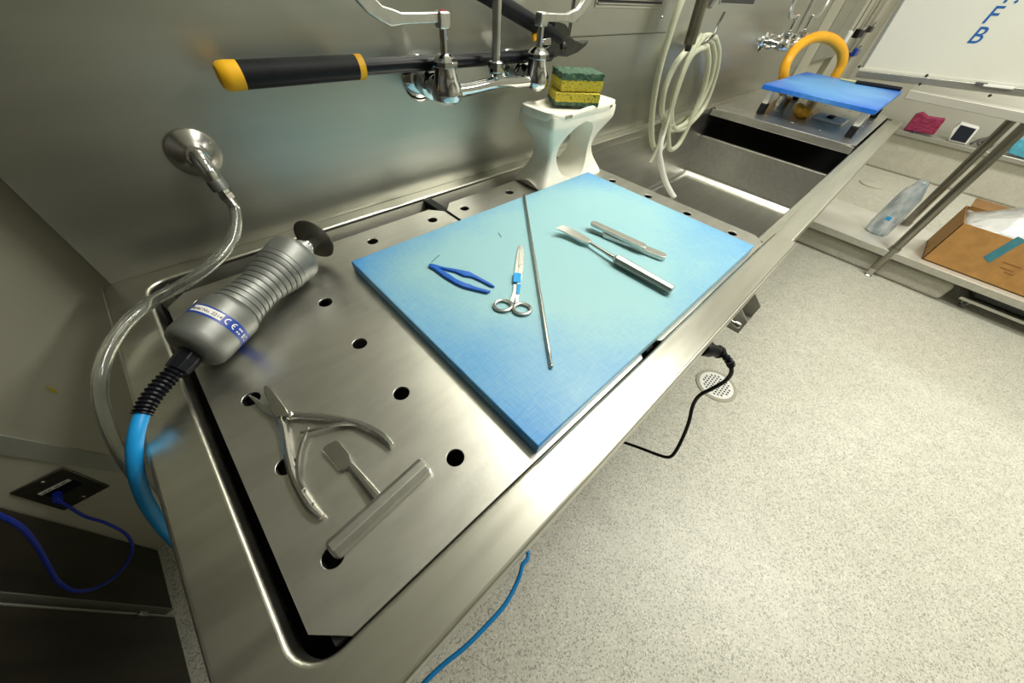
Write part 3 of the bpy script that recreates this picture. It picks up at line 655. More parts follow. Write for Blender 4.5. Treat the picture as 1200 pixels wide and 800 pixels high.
# faucet builder (wall mounted, two lever handles)
def faucet(name, x0, z0, yw, sp, label, red=True, detail=True, grp='wall mounted faucets'):
    t = thing(name, (x0, yw, z0), label, 'faucet', grp)
    yb = yw - 0.10
    for s_ in (-1, 1):
        x = x0 + s_ * sp / 2
        MB().lathe((x, yw, z0 - 0.004), (0, -1, 0), [(0, 0.042), (0.003, 0.042), (0.010, 0.036), (0.014, 0.026), (0.016, 0.020)], 32).build('wall_flange', CHROME, t)
        MB().lathe((x, yw, z0 - 0.004), (0, -1, 0), [(0.010, 0.0165), (0.028, 0.0185), (0.030, 0.0275), (0.050, 0.0275), (0.052, 0.020), (0.095, 0.0180)], 24).build('inlet', CHROME, t)
        bdy = MB().lathe((x, yb, z0 - 0.024), UP, [(-0.006, 0.006), (-0.003, 0.019), (0.004, 0.0295), (0.014, 0.0325), (0.026, 0.0305), (0.040, 0.0240), (0.052, 0.0205), (0.060, 0.0200)], 32).build('valve_body', CHROME, t)
        MB().lathe((x, yb, z0 + 0.033), UP, [(0, 0.0200), (0.001, 0.0255), (0.010, 0.0255), (0.015, 0.0200), (0.019, 0.0145), (0.0215, 0.010)], 10).build('bonnet_nut', CHROME, bdy, sm=False, bevel=0.001)
        MB().lathe((x, yb, z0 + 0.05), UP, [(0, 0.0075), (0.05, 0.0075)], 16).build('stem', CHROME, bdy)
        zt = z0 + 0.092
        hub = MB().box((x - 0.012, yb - 0.010, zt - 0.003), (x + 0.012, yb + 0.010, zt + 0.021)).build('lever_hub', SATIN, t, bevel=0.003)
        if red and s_ < 0: MB().lathe((x, yb, zt + 0.0205), UP, [(0, 0.006), (0.0015, 0.006), (0.002, 0.004)], 14).build('red_cap', RED, hub)
        # wing lever: flat band rising and bending upward
        path = [(0.006, 0.0125, 0.0075), (0.05, 0.0115, 0.0072), (0.085, 0.0112, 0.0075), (0.105, 0.0125, 0.0112), (0.122, 0.0175, 0.0100), (0.138, 0.027, 0.0118), (0.153, 0.042, 0.0128), (0.164, 0.062, 0.0128), (0.170, 0.085, 0.012), (0.172, 0.14, 0.010), (0.172, 0.155, 0.004)]
        secs = []
        P = [Vector((x + s_ * a_, yb, zt + b_)) for a_, b_, _ in path]
        for i, p in enumerate(P):
            tg = (P[min(i + 1, len(P) - 1)] - P[max(i - 1, 0)]).normalized(); nn = tg.cross(Vector((0, 1, 0))).normalized()
            h_ = path[i][2]; wy = 0.005
            secs.append([p + nn * h_ + Vector((0, wy, 0)), p + nn * h_ - Vector((0, wy, 0)), p - nn * h_ - Vector((0, wy, 0)), p - nn * h_ + Vector((0, wy, 0))])
        MB().loft(secs).build('lever_handle', SATIN, t, bevel=0.002, seg=3)
    cb = [(x0 - sp / 2, yb, z0 - 0.008), (x0 - sp * 0.28, yb, z0 - 0.008), (x0 - sp * 0.08, yb, z0 - 0.005), (x0 + sp * 0.08, yb, z0 - 0.005), (x0 + sp * 0.28, yb, z0 - 0.007), (x0 + sp / 2, yb, z0 - 0.008)]
    MB().tube(smooth(cb, 6), 0.0125, 16).build('bridge_pipe', CHROME, t)
    MB().lathe((x0, yb, z0 + 0.006), UP, [(0, 0.011), (0.004, 0.0145), (0.008, 0.0145)], 24).build('spout_seat', CHROME, t)
    MB().lathe((x0, yb, z0 + 0.016), UP, [(0, 0.0155), (0.001, 0.0170), (0.018, 0.0160), (0.020, 0.0135), (0.0205, 0.011)], 12).build('spout_nut', CHROME, t, sm=False, bevel=0.001)
    sp_ = [(x0, yb, z0 + 0.02), (x0, yb, z0 + 0.2), (x0, yb - 0.01, z0 + 0.38), (x0, yb - 0.06, z0 + 0.46), (x0, yb - 0.13, z0 + 0.47), (x0, yb - 0.18, z0 + 0.42), (x0, yb - 0.19, z0 + 0.36)]
    MB().tube(smooth(sp_, 8), 0.0092, 18).build('spout', STEEL, t)
    return t
faucet('wall_faucet', 0.629, 1.113, YS, 0.268, 'chrome wall faucet with two lever handles above the soap stand')
faucet('wall_faucet', 2.78, 1.113, YS, 0.268, 'chrome wall faucet beside the orange hose loop')

# bolt cutter resting behind the faucet
YK = 0.742
t = thing('bolt_cutter', PY(640, 66, YK), 'long black bolt cutter with yellow grip end behind the faucet', 'bolt cutter')
A0 = PY(266, 89, YK); A1 = PY(640, 64, YK); dA = (A1 - A0).normalized()
g1 = (PY(420, 77, YK) - A0).length
MB().lathe(A0, dA, [(-0.012, 0.008), (-0.011, 0.014), (-0.006, 0.0180), (0.003, 0.0190), (0.018, 0.0185)], 28).build('end_cap', YELLOWRUB, t)
hd = MB().lathe(A0, dA, [(0.0175, 0.0182), (g1 - 0.006, 0.0178)], 28).build('grip', BLACK, t)
MB().lathe(A0, dA, [(g1 - 0.006, 0.0186), (g1 + 0.006, 0.0186), (g1 + 0.007, 0.013)], 28).build('grip_ring', YELLOWRUB, t)
LA = (A1 - A0).length
MB().lathe(A0, dA, [(g1, 0.0128), (LA - 0.05, 0.0128), (LA + 0.015, 0.0142)], 24).build('handle_tube', BLACKPLASTIC, t)
B0 = PY(652, 44, YK - 0.004); B1 = PY(575, -3, YK - 0.004); dB = (B1 - B0).normalized()
MB().lathe(B0, dB, [(-0.012, 0.013), (0.015, 0.0155), (0.05, 0.0155), (0.28, 0.0150), (0.285, 0.0182), (0.52, 0.0188), (0.53, 0.012)], 24).build('handle_tube', BLACK, t)
hp_ = lambda px, y: [PY(u, v, y) for u, v in px]
MB().prism(hp_([(627, 62), (642, 54), (656, 44), (668, 41), (674, 47), (683, 50), (691, 47.5), (687, 54), (677, 62), (665, 67), (655, 66), (647, 70), (632, 71)], YK - 0.012), (0, 0.022, 0)).build('jaw', DARKSTEEL, t, bevel=0.003)
MB().prism(hp_([(652, 24), (663, 28), (669, 36), (668, 41), (655, 47), (648, 54), (642, 51), (648, 40)], YK - 0.015), (0, 0.024, 0)).build('side_plate', mat('gunmetal', (0.07, 0.075, 0.06), 0.45, 0.7), t, bevel=0.002)
MB().prism(hp_([(636, 46), (646, 44), (646, 53), (637, 53)], YK - 0.019), (0, 0.01, 0)).build('link_plate', TOOLSTEEL, t, bevel=0.001)
MB().prism(hp_([(625, 41), (629, 38), (630, 46), (626, 49)], YK - 0.012), (0, 0.01, 0)).build('stop_bumper', YELLOWRUB, t, bevel=0.001)
MB().lathe(PY(660, 54, YK - 0.012), (0, -1, 0), [(0, 0.009), (0.004, 0.009), (0.006, 0.006)], 16).build('pivot_bolt', DARKSTEEL, t)

# access panel with vent slots on the steel wall
t = thing('access_panel', (1.26, YS, 1.2), 'steel access panel with slot vent left of the hanging tubing', 'wall panel')
MB().box((0.992, YS - 0.004, 1.168), (1.535, YS - 0.0003, 1.75)).build('panel_sheet', WALLSTEEL, t, bevel=0.001)
MB().box((1.08, YS - 0.0065, 1.226), (1.45, YS - 0.0041, 1.30)).build('vent_frame', STEEL, t, bevel=0.001)
for k in range(5):
    z = 1.2315 + 0.013 * k
    MB().prism([(1.085, YS - 0.0066, z), (1.085, YS - 0.012, z + 0.003), (1.085, YS - 0.012, z + 0.005), (1.085, YS - 0.0066, z + 0.0055)], (0.36, 0, 0)).build('vent_slat', STEEL, t, sm=False)
    MB().box((1.087, YS - 0.0070, z + 0.006), (1.443, YS - 0.0066, z + 0.0115)).build('vent_gap_shade', SHADEBLACK, t, sm=False)  # dark strip painting the shade between slats
for p in ((676, 22), (776, 21)):
    c = PY(*p, YS - 0.004); MB().lathe(c, (0, -1, 0), [(0, 0.006), (0.002, 0.0055), (0.0035, 0.003)], 14).build('screw', CHROME, t)
# paper slot further right, its shaded depth painted on a flat sheet
t = thing('wall_slot', (2.05, YS, 1.28), 'slot with painted shaded depth in the steel wall above the tubing hook', 'wall slot')
MB().box((1.90, YS - 0.003, 1.243), (2.27, YS - 0.0003, 1.40)).build('slot_frame', STEEL, t, bevel=0.001)
MB().box((1.91, YS - 0.0045, 1.247), (2.26, YS - 0.003, 1.39)).build('slot_shade', mat('slot_shade_dark', (0.03, 0.03, 0.028), 0.5), t, sm=False)  # flat dark sheet painting the shade inside the slot

# hook, tubing coil, hanging steel handle
t = thing('wall_hook', PY(833, 42, YS), 'thin steel hook carrying the milky tubing coil', 'hook')
yk = 0.735
MB().tube(smooth([PY(806, 52, YS), PY(812, 57, yk + 0.03), PY(824, 51, yk), PY(836, 41, yk - 0.02), PY(842, 28, yk - 0.03), PY(849.5, 14, yk - 0.035)], 5), 0.0055, 10).build('hook_wire', TOOLSTEEL, t)
MB().lathe(PY(806, 52, YS), (0, -1, 0), [(0, 0.02), (0.003, 0.02), (0.004, 0.008)], 18).build('hook_plate', TOOLSTEEL, t)
tub = thing('coiled_tubing', PY(805, 150, 0.74), 'milky silicone tubing coiled on the wall hook', 'tubing')
def loop(pts, y, r, name='tubing_loop', m_=TUBEMILKY, dy=None, closed=False):
    P = [PY(u, v, y + (dy[i] if dy else 0)) for i, (u, v) in enumerate(pts)]
    if closed: P = P + [P[0]]
    return MB().tube(smooth(P, 7), r, 12).build(name, m_, tub)
loop([(806, -12), (797, 5), (785, 40), (772, 85), (764.5, 130), (764, 165), (770, 176), (778, 170), (786, 145)], 0.742, 0.0112)
loop([(838, 45), (842, 62), (838, 90), (825, 125), (806, 147), (793, 152), (787, 142), (788, 118), (797, 88), (812, 60), (826, 43)], 0.745, 0.0112, closed=True)
loop([(834, 50), (837, 68), (832, 95), (820, 122), (806, 142), (794, 150), (784, 152), (776, 135), (778, 108), (790, 78), (806, 58), (822, 44)], 0.748, 0.0112, closed=True)
loop([(828, 55), (830, 75), (824, 105), (810, 140), (796, 168), (786, 175), (783, 164), (784, 140), (795, 100), (810, 65)], 0.735, 0.0112, closed=True)
loop([(822, 40), (806, 70), (792, 105), (779, 150), (768, 178), (762, 190)], 0.725, 0.0075)
loop([(784, 128), (773, 172), (774, 190), (779, 210), (786, 225), (796, 240)], 0.72, 0.0135, 'drain_end', TUBEWHITE, [0.025, 0, -0.01, -0.03, -0.06, -0.10])
t = thing('hanging_spray_handle', PY(815, 26, 0.70), 'dull steel cylindrical handle hanging over the tubing coil', 'handle')
a = PY(826, -10, 0.715); b = PY(808, 51, 0.715)
MB().tube([a, b], 0.020, 20).build('sleeve', mat('dull_sleeve', (0.22, 0.20, 0.15), 0.4, 0.9, var=0.15, scale=20), t)
MB().tube([b, b + (b - a).normalized() * 0.02], 0.011, 14).build('nozzle', DARKSTEEL, t)
a2 = PY(838, -8, 0.73); b2 = PY(830, 8, 0.73)
MB().tube([a2, b2], [0.02, 0.012], 14).build('bracket', TOOLSTEEL, t)

# ------------------------------------------------------------------ soap stand and sponges
sx0, sx1, sy0, sy1, sz0, sz1 = 0.722, 0.992, 0.592, 0.712, 0.8712, 1.052
t = thing('soap_stand', ((sx0 + sx1) / 2, (sy0 + sy1) / 2, sz0), 'chipped white plaster soap stand with oval opening beside the board', 'stand')
def stand():
    S = MB(); cx = (sx0 + sx1) / 2; cy = (sy0 + sy1) / 2; hx = (sx1 - sx0) / 2; hy = (sy1 - sy0) / 2; n = 26
    H = sz1 - sz0
    def wx(q): return hx * (1 - 0.29 * math.sin(math.pi * min(1, max(0, (q - 0.03) / 0.83))) ** 1.2)     # concave ends
    def wy(q): return hy * (1 - 0.42 * math.sin(math.pi * min(1, max(0, (q - 0.03) / 0.83))) ** 1.2)     # concave sides
    def hole(q):
        e = (q - 0.46) / 0.42
        return hx * 0.52 * math.sqrt(1 - e * e) if abs(e) < 1 else 0
    qs = [0, 0.02] + [0.04 + 0.84 * k / n for k in range(n + 1)] + [0.9, 0.94, 0.97, 0.985, 1.0]
    for side in (-1, 1):
        secs = []
        for q in qs:
            X1 = wx(q); X0 = hole(q); Y = wy(q); z = sz0 + H * q
            k = 1.0 if q < 0.95 else 1.0 - 0.25 * (q - 0.95)
            X1 *= k; Yk = Y * k; r = 0.010
            ring = []
            pts = [(X0, -Yk), (X1 - r, -Yk), (X1 - 0.3 * r, -Yk + 0.3 * r), (X1, -Yk + r)] + [(X1, Yk * e_) for e_ in (-0.6, -0.4, -0.2, 0, 0.2, 0.4, 0.6)] + [(X1, Yk - r), (X1 - 0.3 * r, Yk - 0.3 * r), (X1 - r, Yk), (X0, Yk)]
            for (xx, yy) in pts:
                zz = z
                if abs(yy) < Yk * 0.75 and q < 0.2: zz = max(z, sz0 + 0.017 * math.cos(math.pi / 2 * yy / (Yk * 0.75)))   # arched foot
                ring.append(Vector((cx + side * xx, cy + yy, zz)))
            secs.append(ring)
        S.loft(secs)
    return S
S = stand(); o = S.build('pedestal', CERAMIC, t, angle=50)
# dished rim on top: raised border pieces around a shallow hollow
cx, cy = (sx0 + sx1) / 2, (sy0 + sy1) / 2
rimS = MB(); n = 40
def rr(q, hx, hy):   # superellipse
    c, s_ = math.cos(q), math.sin(q); e = 0.35
    return (math.copysign(abs(c) ** e, c) * hx, math.copysign(abs(s_) ** e, s_) * hy)
secs = []
for (kx, dz) in ((0.94, -0.020), (1.03, -0.004), (1.055, 0.004), (1.04, 0.011), (0.97, 0.013), (0.86, 0.007), (0.6, 0.002), (0.05, 0.0012)):
    ring = []
    for i in range(n):
        x, y = rr(2 * math.pi * i / n, 0.135, 0.060); sag = 0.0
        if abs(y) > 0.03 and dz > 0.003: sag = -0.006 * math.cos(min(1, abs(x + 0.06) / 0.06) * math.pi / 2)
        inset = 0.06 * (1 - kx) if kx < 0.95 else 0
        ring.append(Vector((cx + x * kx, cy + y * (kx if kx > 0.9 else kx * 0.95), sz1 - 0.002 + dz + sag)))
    secs.append(ring)
rimS.loft(secs); rimS.build('tray', CERAMIC, t, angle=60)
c = Vector((sx0 + 0.055, sy0 + 0.001, sz1 - 0.001)); MB().obox(c, (1, 0, 0), (0, 1, 0), UP, 0.014, 0.0045, 0.004).build('chip', CHIP, t, bevel=0.002)
c = Vector((sx1 - 0.035, sy0 + 0.000, sz1 + 0.001)); MB().obox(c, (1, 0, 0), (0, 1, 0), UP, 0.005, 0.004, 0.003).build('chip', CHIP, t, bevel=0.001)

def sponge(cx, cy, z, rot, lx, ly, lz, label, scour, tilt=0):
    t = thing('sponge', (cx, cy, z), label, 'sponge', 'stacked sponges')
    ax = Vector((math.cos(rot), math.sin(rot), 0)); ay = Vector((-math.sin(rot), math.cos(rot), 0))
    def block(z0, z1, name, material, amp, nx=22, ny=14):
        bm = bmesh.new(); 
        me = bpy.data.meshes.new(name)
        vs = {}; S = MB()
        nz = 4
        def P(i, j, k):
            x = (i / nx - 0.5) * lx; y = (j / ny - 0.5) * ly; zz = z0 + (z1 - z0) * k / nz
            jit = Vector((random.uniform(-1, 1), random.uniform(-1, 1), random.uniform(-1, 1))) * amp
            return Vector((cx, cy, z)) + ax * x + ay * y + UP * (zz + tilt * x) + jit
        idx = {}
        for i in range(nx + 1):
            for j in range(ny + 1):
                for k in range(nz + 1):
                    if i in (0, nx) or j in (0, ny) or k in (0, nz): idx[(i, j, k)] = len(S.v); S.v.append(P(i, j, k))
        for i in range(nx):
            for j in range(ny):
                for k in (0, nz): S.f.append([idx[(i, j, k)], idx[(i+1, j, k)], idx[(i+1, j+1, k)], idx[(i, j+1, k)]])
        for i in range(nx):
            for k in range(nz):
                for j in (0, ny): S.f.append([idx[(i, j, k)], idx[(i+1, j, k)], idx[(i+1, j, k+1)], idx[(i, j, k+1)]])
        for j in range(ny):
            for k in range(nz):
                for i in (0, nx): S.f.append([idx[(i, j, k)], idx[(i, j+1, k)], idx[(i, j+1, k+1)], idx[(i, j, k+1)]])
        S.build(name, material, t, angle=70)
    if scour == 'top':
        block(0, lz * 0.62, 'foam', SPONGEY, 0.0006); block(lz * 0.63, lz, 'scouring_pad', SCOUR, 0.0016)
    else:
        block(lz * 0.3, lz, 'foam', SPONGEY, 0.0006); block(0, lz * 0.29, 'scouring_pad', SCOUR, 0.001)
    return t
szt = sz1 + 0.008
sponge(0.862, 0.652, szt, -0.60, 0.118, 0.080, 0.026, 'lower yellow sponge of the pair on the soap stand', 'bottom')
sponge(0.872, 0.656, szt + 0.0284, -0.50, 0.112, 0.078, 0.036, 'upper sponge with dark green scouring pad on top', 'top')

# ================================================================== CORDS AND FLOOR ITEMS
# power cord with plug under the front rail
t = thing('power_cord', (0.66, 0.0, 0.4), 'black power cord plugged in under the front table rail', 'cord')
p0 = Vector((0.628, 0.030, 0.787)); p1 = PZ(846, 413, 0.775)
dpl = (p1 - p0).normalized(); Lp = (p1 - p0).length
MB().lathe(p0, dpl, [(0, 0.0165), (Lp * 0.35, 0.0165), (Lp * 0.45, 0.0135), (Lp * 0.75, 0.0125), (Lp * 0.8, 0.0145), (Lp * 0.98, 0.012), (Lp, 0.006)], 20).build('plug', BLACKPLASTIC, t)
rl = smooth([p1 - dpl * 0.002, PZ(853, 421, 0.770), PZ(857, 428, 0.755)], 8)
MB().tube(rl, [0.0072 if i % 3 else 0.0088 for i in range(len(rl))], 10).build('strain_relief', BLACKPLASTIC, t, angle=20)
cord = [PZ(855.5, 424, 0.762), PZ(857, 436, 0.735), PZ(850, 446, 0.700), PZ(835, 455, 0.66), PZ(820, 463, 0.62), PZ(812, 475, 0.575), PZ(807, 495, 0.52), PZ(799, 515, 0.46), PZ(790, 531, 0.41), PZ(783, 535.5, 0.385), PZ(772, 533, 0.36), PZ(752, 525.5, 0.32), PZ(738, 520.5, 0.29), PZ(720, 514, 0.26)]
cord += [Vector((0.66, 0.16, 0.20)), Vector((0.55, 0.25, 0.08)), Vector((0.5, 0.3, 0.005))]
MB().tube(smooth(cord, 8), 0.0046, 10).build('cable', BLACKPLASTIC, t)
# blue cord hanging from under the rail at the bottom
bc = [(0.11, 0.12, 0.79), PZ(616, 640, 0.795), PZ(612, 663, 0.795), PZ(606, 682, 0.79), PZ(592, 708, 0.785), PZ(570, 733, 0.78), PZ(545, 758, 0.775), PZ(518, 780, 0.77), PZ(492, 806, 0.765), PZ(460, 850, 0.74), PZ(430, 900, 0.70)]
o = MB().tube(smooth(bc, 8), 0.0026, 10).build('blue_cable', CYANCABLE)
tag(o, 'bright blue cord curving out from under the front rail at the bottom', 'cord')
# floor drain
gc = PZ(839.5, 451, 0.004)
t = thing('floor_drain', (gc.x, gc.y, 0), 'round perforated white floor drain beside the power cord', 'floor drain')
circ = lambda r, n=36: [(gc.x + r * math.cos(2*math.pi*i/n), gc.y + r * math.sin(2*math.pi*i/n)) for i in range(n)]
RD = 0.095
curve_plate('ring', circ(RD), [circ(RD * 0.82)], 0.0045, 0.004, mat('drain_ring', (0.45, 0.44, 0.36), 0.35, 0.4), t, bevel=0.001, res=1)
hl = [(gc.x + i * 0.0165 + (j % 2) * 0.00825, gc.y + j * 0.0143) for i in range(-6, 7) for j in range(-6, 7) if math.hypot(i * 0.0165 + (j % 2) * 0.00825, j * 0.0143) < RD * 0.68]
curve_plate('grate', circ(RD * 0.83), [], 0.0050, 0.003, mat('drain_grate', (0.86, 0.86, 0.83), 0.35, 0.0), t, circles=hl, circ_r=0.0052, cn=10)
MB().lathe((gc.x, gc.y, 0.0004), UP, [(0, RD * 0.82), (0.0008, RD * 0.82), (0.0009, 0)], 30).build('drain_shade', SHADEBLACK, t)  # thin black disc painting the shade below the grate holes

# outlet plate on the cream wall and its blue cable
pc4 = [PY(u, v, YC) for u, v in ((15, 573), (80, 545), (130, 570), (60, 600))]
px0, px1, pz0, pz1 = -0.570, -0.487, 0.358, 0.482
t = thing('outlet_plate', ((px0 + px1) / 2, YC, pz0), 'steel data outlet plate low on the cream wall', 'outlet plate')
MB().box((px0, YC - 0.005, pz0), (px1, YC - 0.0003, pz1)).build('face_plate', mat('dull_plate', (0.14, 0.14, 0.11), 0.38, 1.0, var=0.1, scale=20), t, bevel=0.002)
xm = (px0 + px1) / 2; zm = (pz0 + pz1) / 2
MB().box((px0 + 0.020, YC - 0.0060, zm - 0.010), (px1 - 0.014, YC - 0.005, zm + 0.016)).build('jack_block', BLACKPLASTIC, t, sm=False)
MB().box((xm - 0.024, YC - 0.0066, zm + 0.018), (xm + 0.024, YC - 0.005, zm + 0.0265)).build('name_strip', mat('strip_white', (0.6, 0.6, 0.55), 0.5), t, sm=False)
for (xa_, xb_2) in ((-0.020, -0.013), (-0.011, -0.005), (0.0, 0.007), (0.010, 0.018)):
    MB().box((xm + xa_, YC - 0.0069, zm + 0.0208), (xm + xb_2, YC - 0.0066, zm + 0.0236)).build('strip_print', INK, t, sm=False)
for z in (pz0 + 0.012, pz1 - 0.012):
    MB().lathe((xm, YC - 0.005, z), (0, -1, 0), [(0, 0.0038), (0.001, 0.0034), (0.0015, 0.002)], 12).build('screw', TOOLSTEEL, t)
t = thing('network_cable', (xm, 0.78, 0.2), 'dark blue network cable looping from the low wall outlet', 'cable')
pj = Vector((xm - 0.010, YC - 0.005, zm + 0.004))
MB().obox(pj + Vector((0, -0.013, -0.002)), (1, 0, 0), (0, 1, 0), UP, 0.006, 0.013, 0.006).build('plug', BLUECABLE, t, bevel=0.002)
cb = [pj + Vector((0.0, -0.022, -0.003)), PY(83, 595, YC - 0.045), PY(100, 605, YC - 0.06), PY(125, 613, YC - 0.08), PY(147, 625, YC - 0.10), PY(155, 640, YC - 0.12), PY(150, 657, YC - 0.15), PY(135, 675, YC - 0.18), PY(112, 689, YC - 0.21), PY(88, 692, YC - 0.24), PY(68, 681, YC - 0.27), PY(55, 660, YC - 0.29), PY(42, 638, YC - 0.31), PY(25, 618, YC - 0.33), PY(0, 604, YC - 0.35), PY(-40, 590, YC - 0.37)]
cb = [Vector((max(p.x, XL + 0.006), p.y, p.z)) for p in cb]
MB().tube(smooth(cb, 8), 0.0032, 10).build('cable', BLUECABLE, t)
# small yellow scuff on the cream wall
o = MB().prism([PY(53, 452, YC - 0.0002), PY(64, 455, YC - 0.0002), PY(69, 460, YC - 0.0002), PY(60, 459, YC - 0.0002)], (0, -0.0008, 0)).build('scuff_mark', mat('yellow_scuff', (0.45, 0.36, 0.05), 0.7), struct and bpy.data.objects['wall_back'], sm=False)

# ================================================================== FAR END OF THE TABLE
# small raised blue board on four legs over the far plate
zt2 = 0.990
q00 = PZ(895, 98, zt2); q10 = PZ(1030, 131, zt2)
x0b, x1b, y0b, y1b = 2.30, 3.02, 0.130, 0.606
t = thing('raised_cutting_board', ((x0b + x1b) / 2, 0.37, 0.871), 'small blue cutting board raised on black-footed legs beyond the sink', 'cutting board')
BOARD2 = board_mat('far_blue_polyethylene', (0.12, 0.36, 0.74), (0.008, 0.13, 0.58), 5, 2.66, 0.37, 0.42, 0.27)
MB().box((x0b, y0b, zt2 - 0.020), (x1b, y1b, zt2)).build('board', BOARD2, t, bevel=0.003)
for (x, y) in ((2.345, y1b - 0.04), (2.345, y0b + 0.035), (2.94, y1b - 0.04), (2.94, y0b + 0.035)):
    lg = MB().box((x - 0.018, y - 0.012, 0.915), (x + 0.018, y + 0.012, zt2 - 0.0205)).build('leg', TUBEWHITE, t, bevel=0.003)
    MB().box((x - 0.021, y - 0.015, 0.8716), (x + 0.021, y + 0.015, 0.9145)).build('foot', BLACK, lg, bevel=0.003)
# long dark knife-like marker lying on that board
t = thing('board_brush', (2.9, 0.30, zt2), 'black handled tool with pale tip lying on the raised blue board', 'tool')
a = PZ(1003, 96, zt2 + 0.008); b = PZ(1056, 104.5, zt2 + 0.008)
MB().tube([a, a.lerp(b, 0.5), b], [0.008, 0.010, 0.009], 10).build('tool_handle', BLACKPLASTIC, t)
a2 = PZ(985, 92.5, zt2 + 0.006)
MB().tube([a2, a], [0.004, 0.006], 8).build('tool_tip', mat('pale_tip', (0.55, 0.55, 0.30), 0.5), t)
# small fittings on the far plate under the raised board
t = thing('plate_latch', (2.72, 0.30, 0.871), 'pale plastic block lying under the raised blue board', 'block')
c = PZ(968, 143, 0.873); MB().box((c.x, c.y - 0.07, 0.8713), (c.x + 0.14, c.y + 0.07, 0.884)).build('base', TUBEWHITE, t, bevel=0.003)
MB().box((c.x + 0.03, c.y - 0.015, 0.8845), (c.x + 0.09, c.y + 0.015, 0.892)).build('button', BLACK, t, bevel=0.002)
c = PZ(915, 124, 0.873)
t = thing('steel_cup', (c.x, c.y, 0.871), 'small steel cup standing under the raised blue board', 'cup')
MB().lathe((c.x, c.y, 0.8713), UP, [(0, 0.030), (0.045, 0.034), (0.045, 0.031), (0.006, 0.027), (0.005, 0)], 24).build('cup_body', TOOLSTEEL, t)

# orange hose hanging in a loop from the far faucet
pts = [Vector((2.86, 0.62, 0.898)), Vector((2.80, 0.64, 0.935)), PX(918, 90, 2.72), PX(922, 73, 2.70), PX(935, 55, 2.76), PX(955, 44, 2.84), PX(974, 46, 2.94), PX(986, 58, 3.02), PX(987, 73, 3.06), PX(980, 87, 3.07), PX(972, 97, 3.07)]
pts += [PX(963, 106, 3.04), PZ(954, 116, 0.896), PZ(949, 126, 0.896), PZ(943, 132, 0.896), PZ(935, 127, 0.896)]
o = MB().tube(smooth(pts, 8), 0.024, 16).build('orange_hose', ORANGETUBE)
tag(o, 'orange rubber hose arching up behind the raised blue board', 'hose')

# small things on the back wall near the whiteboard
def wallbox(name, px, y, hx, hz, hy2, m_, label, cat, extra=None):
    c = PY(*px, y); t = thing(name, (c.x, y + hy2, c.z), label, cat)
    MB().obox(c, (1, 0, 0), (0, 1, 0), UP, hx, hy2, hz).build('body', m_, t, bevel=min(hx, hz) * 0.25)
    if extra: extra(c, t)
    return t
def stem(c, t): MB().tube([c + Vector((0, 0.02, 0)), Vector((c.x, YC, c.z))], 0.012, 10).build('stem', CHROME, t); MB().tube([c, c + Vector((0, -0.03, 0.05))], [0.02, 0.012], 10).build('lever', CHROME, t)
wallbox('white_switch', (991, 45), 0.80, 0.05, 0.05, 0.02, WHITE, 'small white wall box beside the orange hose', 'switch', lambda c, t: MB().tube([c + Vector((0, 0.0, 0)), Vector((c.x, YC, c.z))], 0.012, 8).build('mount', TOOLSTEEL, t))
wallbox('black_valve', (1005, 39), 0.80, 0.11, 0.028, 0.03, BLACK, 'black wall valve left of the whiteboard', 'valve', stem)
wallbox('blue_valve', (1001, 61), 0.80, 0.08, 0.030, 0.03, LABELBLUE, 'blue gas tap left of the whiteboard edge', 'valve', stem)
wallbox('dark_valve', (1018, 34), 0.80, 0.06, 0.022, 0.03, DARKSTEEL, 'small dark tap close to the whiteboard edge', 'valve', stem)
t = thing('wall_cupboard', (4.35, YC, 1.15), 'grey steel cupboard on the back wall behind the orange hose', 'cupboard')
MB().box((3.96, 0.81, 0.95), (4.68, YC - 0.001, 2.1)).build('body', STEEL, t, bevel=0.003)
MB().box((3.965, 0.800, 0.955), (4.31, 0.809, 2.09)).build('door', WALLSTEEL, t, bevel=0.002)
MB().box((4.32, 0.800, 0.955), (4.675, 0.809, 2.09)).build('door', WALLSTEEL, t, bevel=0.002)
for i, x in enumerate((3.617, 4.86, 5.40)):
    o = MB().tube([(x, 0.82, 0.95), (x, 0.82, 2.5)], 0.018, 12).build('pipe', [STEEL, DARKSTEEL, STEEL][i]); 
    tag(o, ['thin steel pipe at the end of the steel wall panel', 'dark vertical pipe near the whiteboard edge', 'pale steel pipe behind the whiteboard edge'][i], 'pipe')

# ------------------------------------------------------------------ steel work table with whiteboard
TX = 3.22
LEGSTEEL = mat('leg_steel', (0.30, 0.29, 0.25), 0.3, 1.0, var=0.05, scale=10)
t = thing('work_table', (3.55, -0.6, 0), 'stainless work table with tube legs carrying the whiteboard', 'table')
MB().box((TX, -1.9, 0.940), (3.88, 0.115, 0.982)).build('table_top', mat('table_steel', (0.60, 0.59, 0.53), 0.45, 0.55, var=0.03, scale=6), t, bevel=0.004)
shy0, shy1 = -1.9, 0.13
MB().box((TX + 0.006, shy0, 0.160), (3.86, shy1, 0.200)).build('lower_shelf', mat('pale_shelf_steel', (0.80, 0.79, 0.72), 0.25, 0.35, var=0.03, scale=5), t, bevel=0.004)
MB().box((TX + 0.0005, shy0, 0.158), (TX + 0.0055, shy1, 0.2005)).build('shelf_lip', STEEL, t, bevel=0.0015)
for (x, y) in ((3.245, -0.405), (3.82, -0.405), (3.245, -1.8), (3.82, -1.8)):
    lg = MB().tube([(x, y, 0.06), (x, y, 0.94)], 0.0250, 20).build('leg', LEGSTEEL, t)
    MB().tube([(x, y, 0.145), (x, y, 0.225)], 0.0300, 20).build('collar', LEGSTEEL, lg)
    MB().lathe((x, y, 0), UP, [(0, 0.024), (0.006, 0.024), (0.012, 0.019), (0.07, 0.019)], 18).build('foot', TOOLSTEEL, lg)

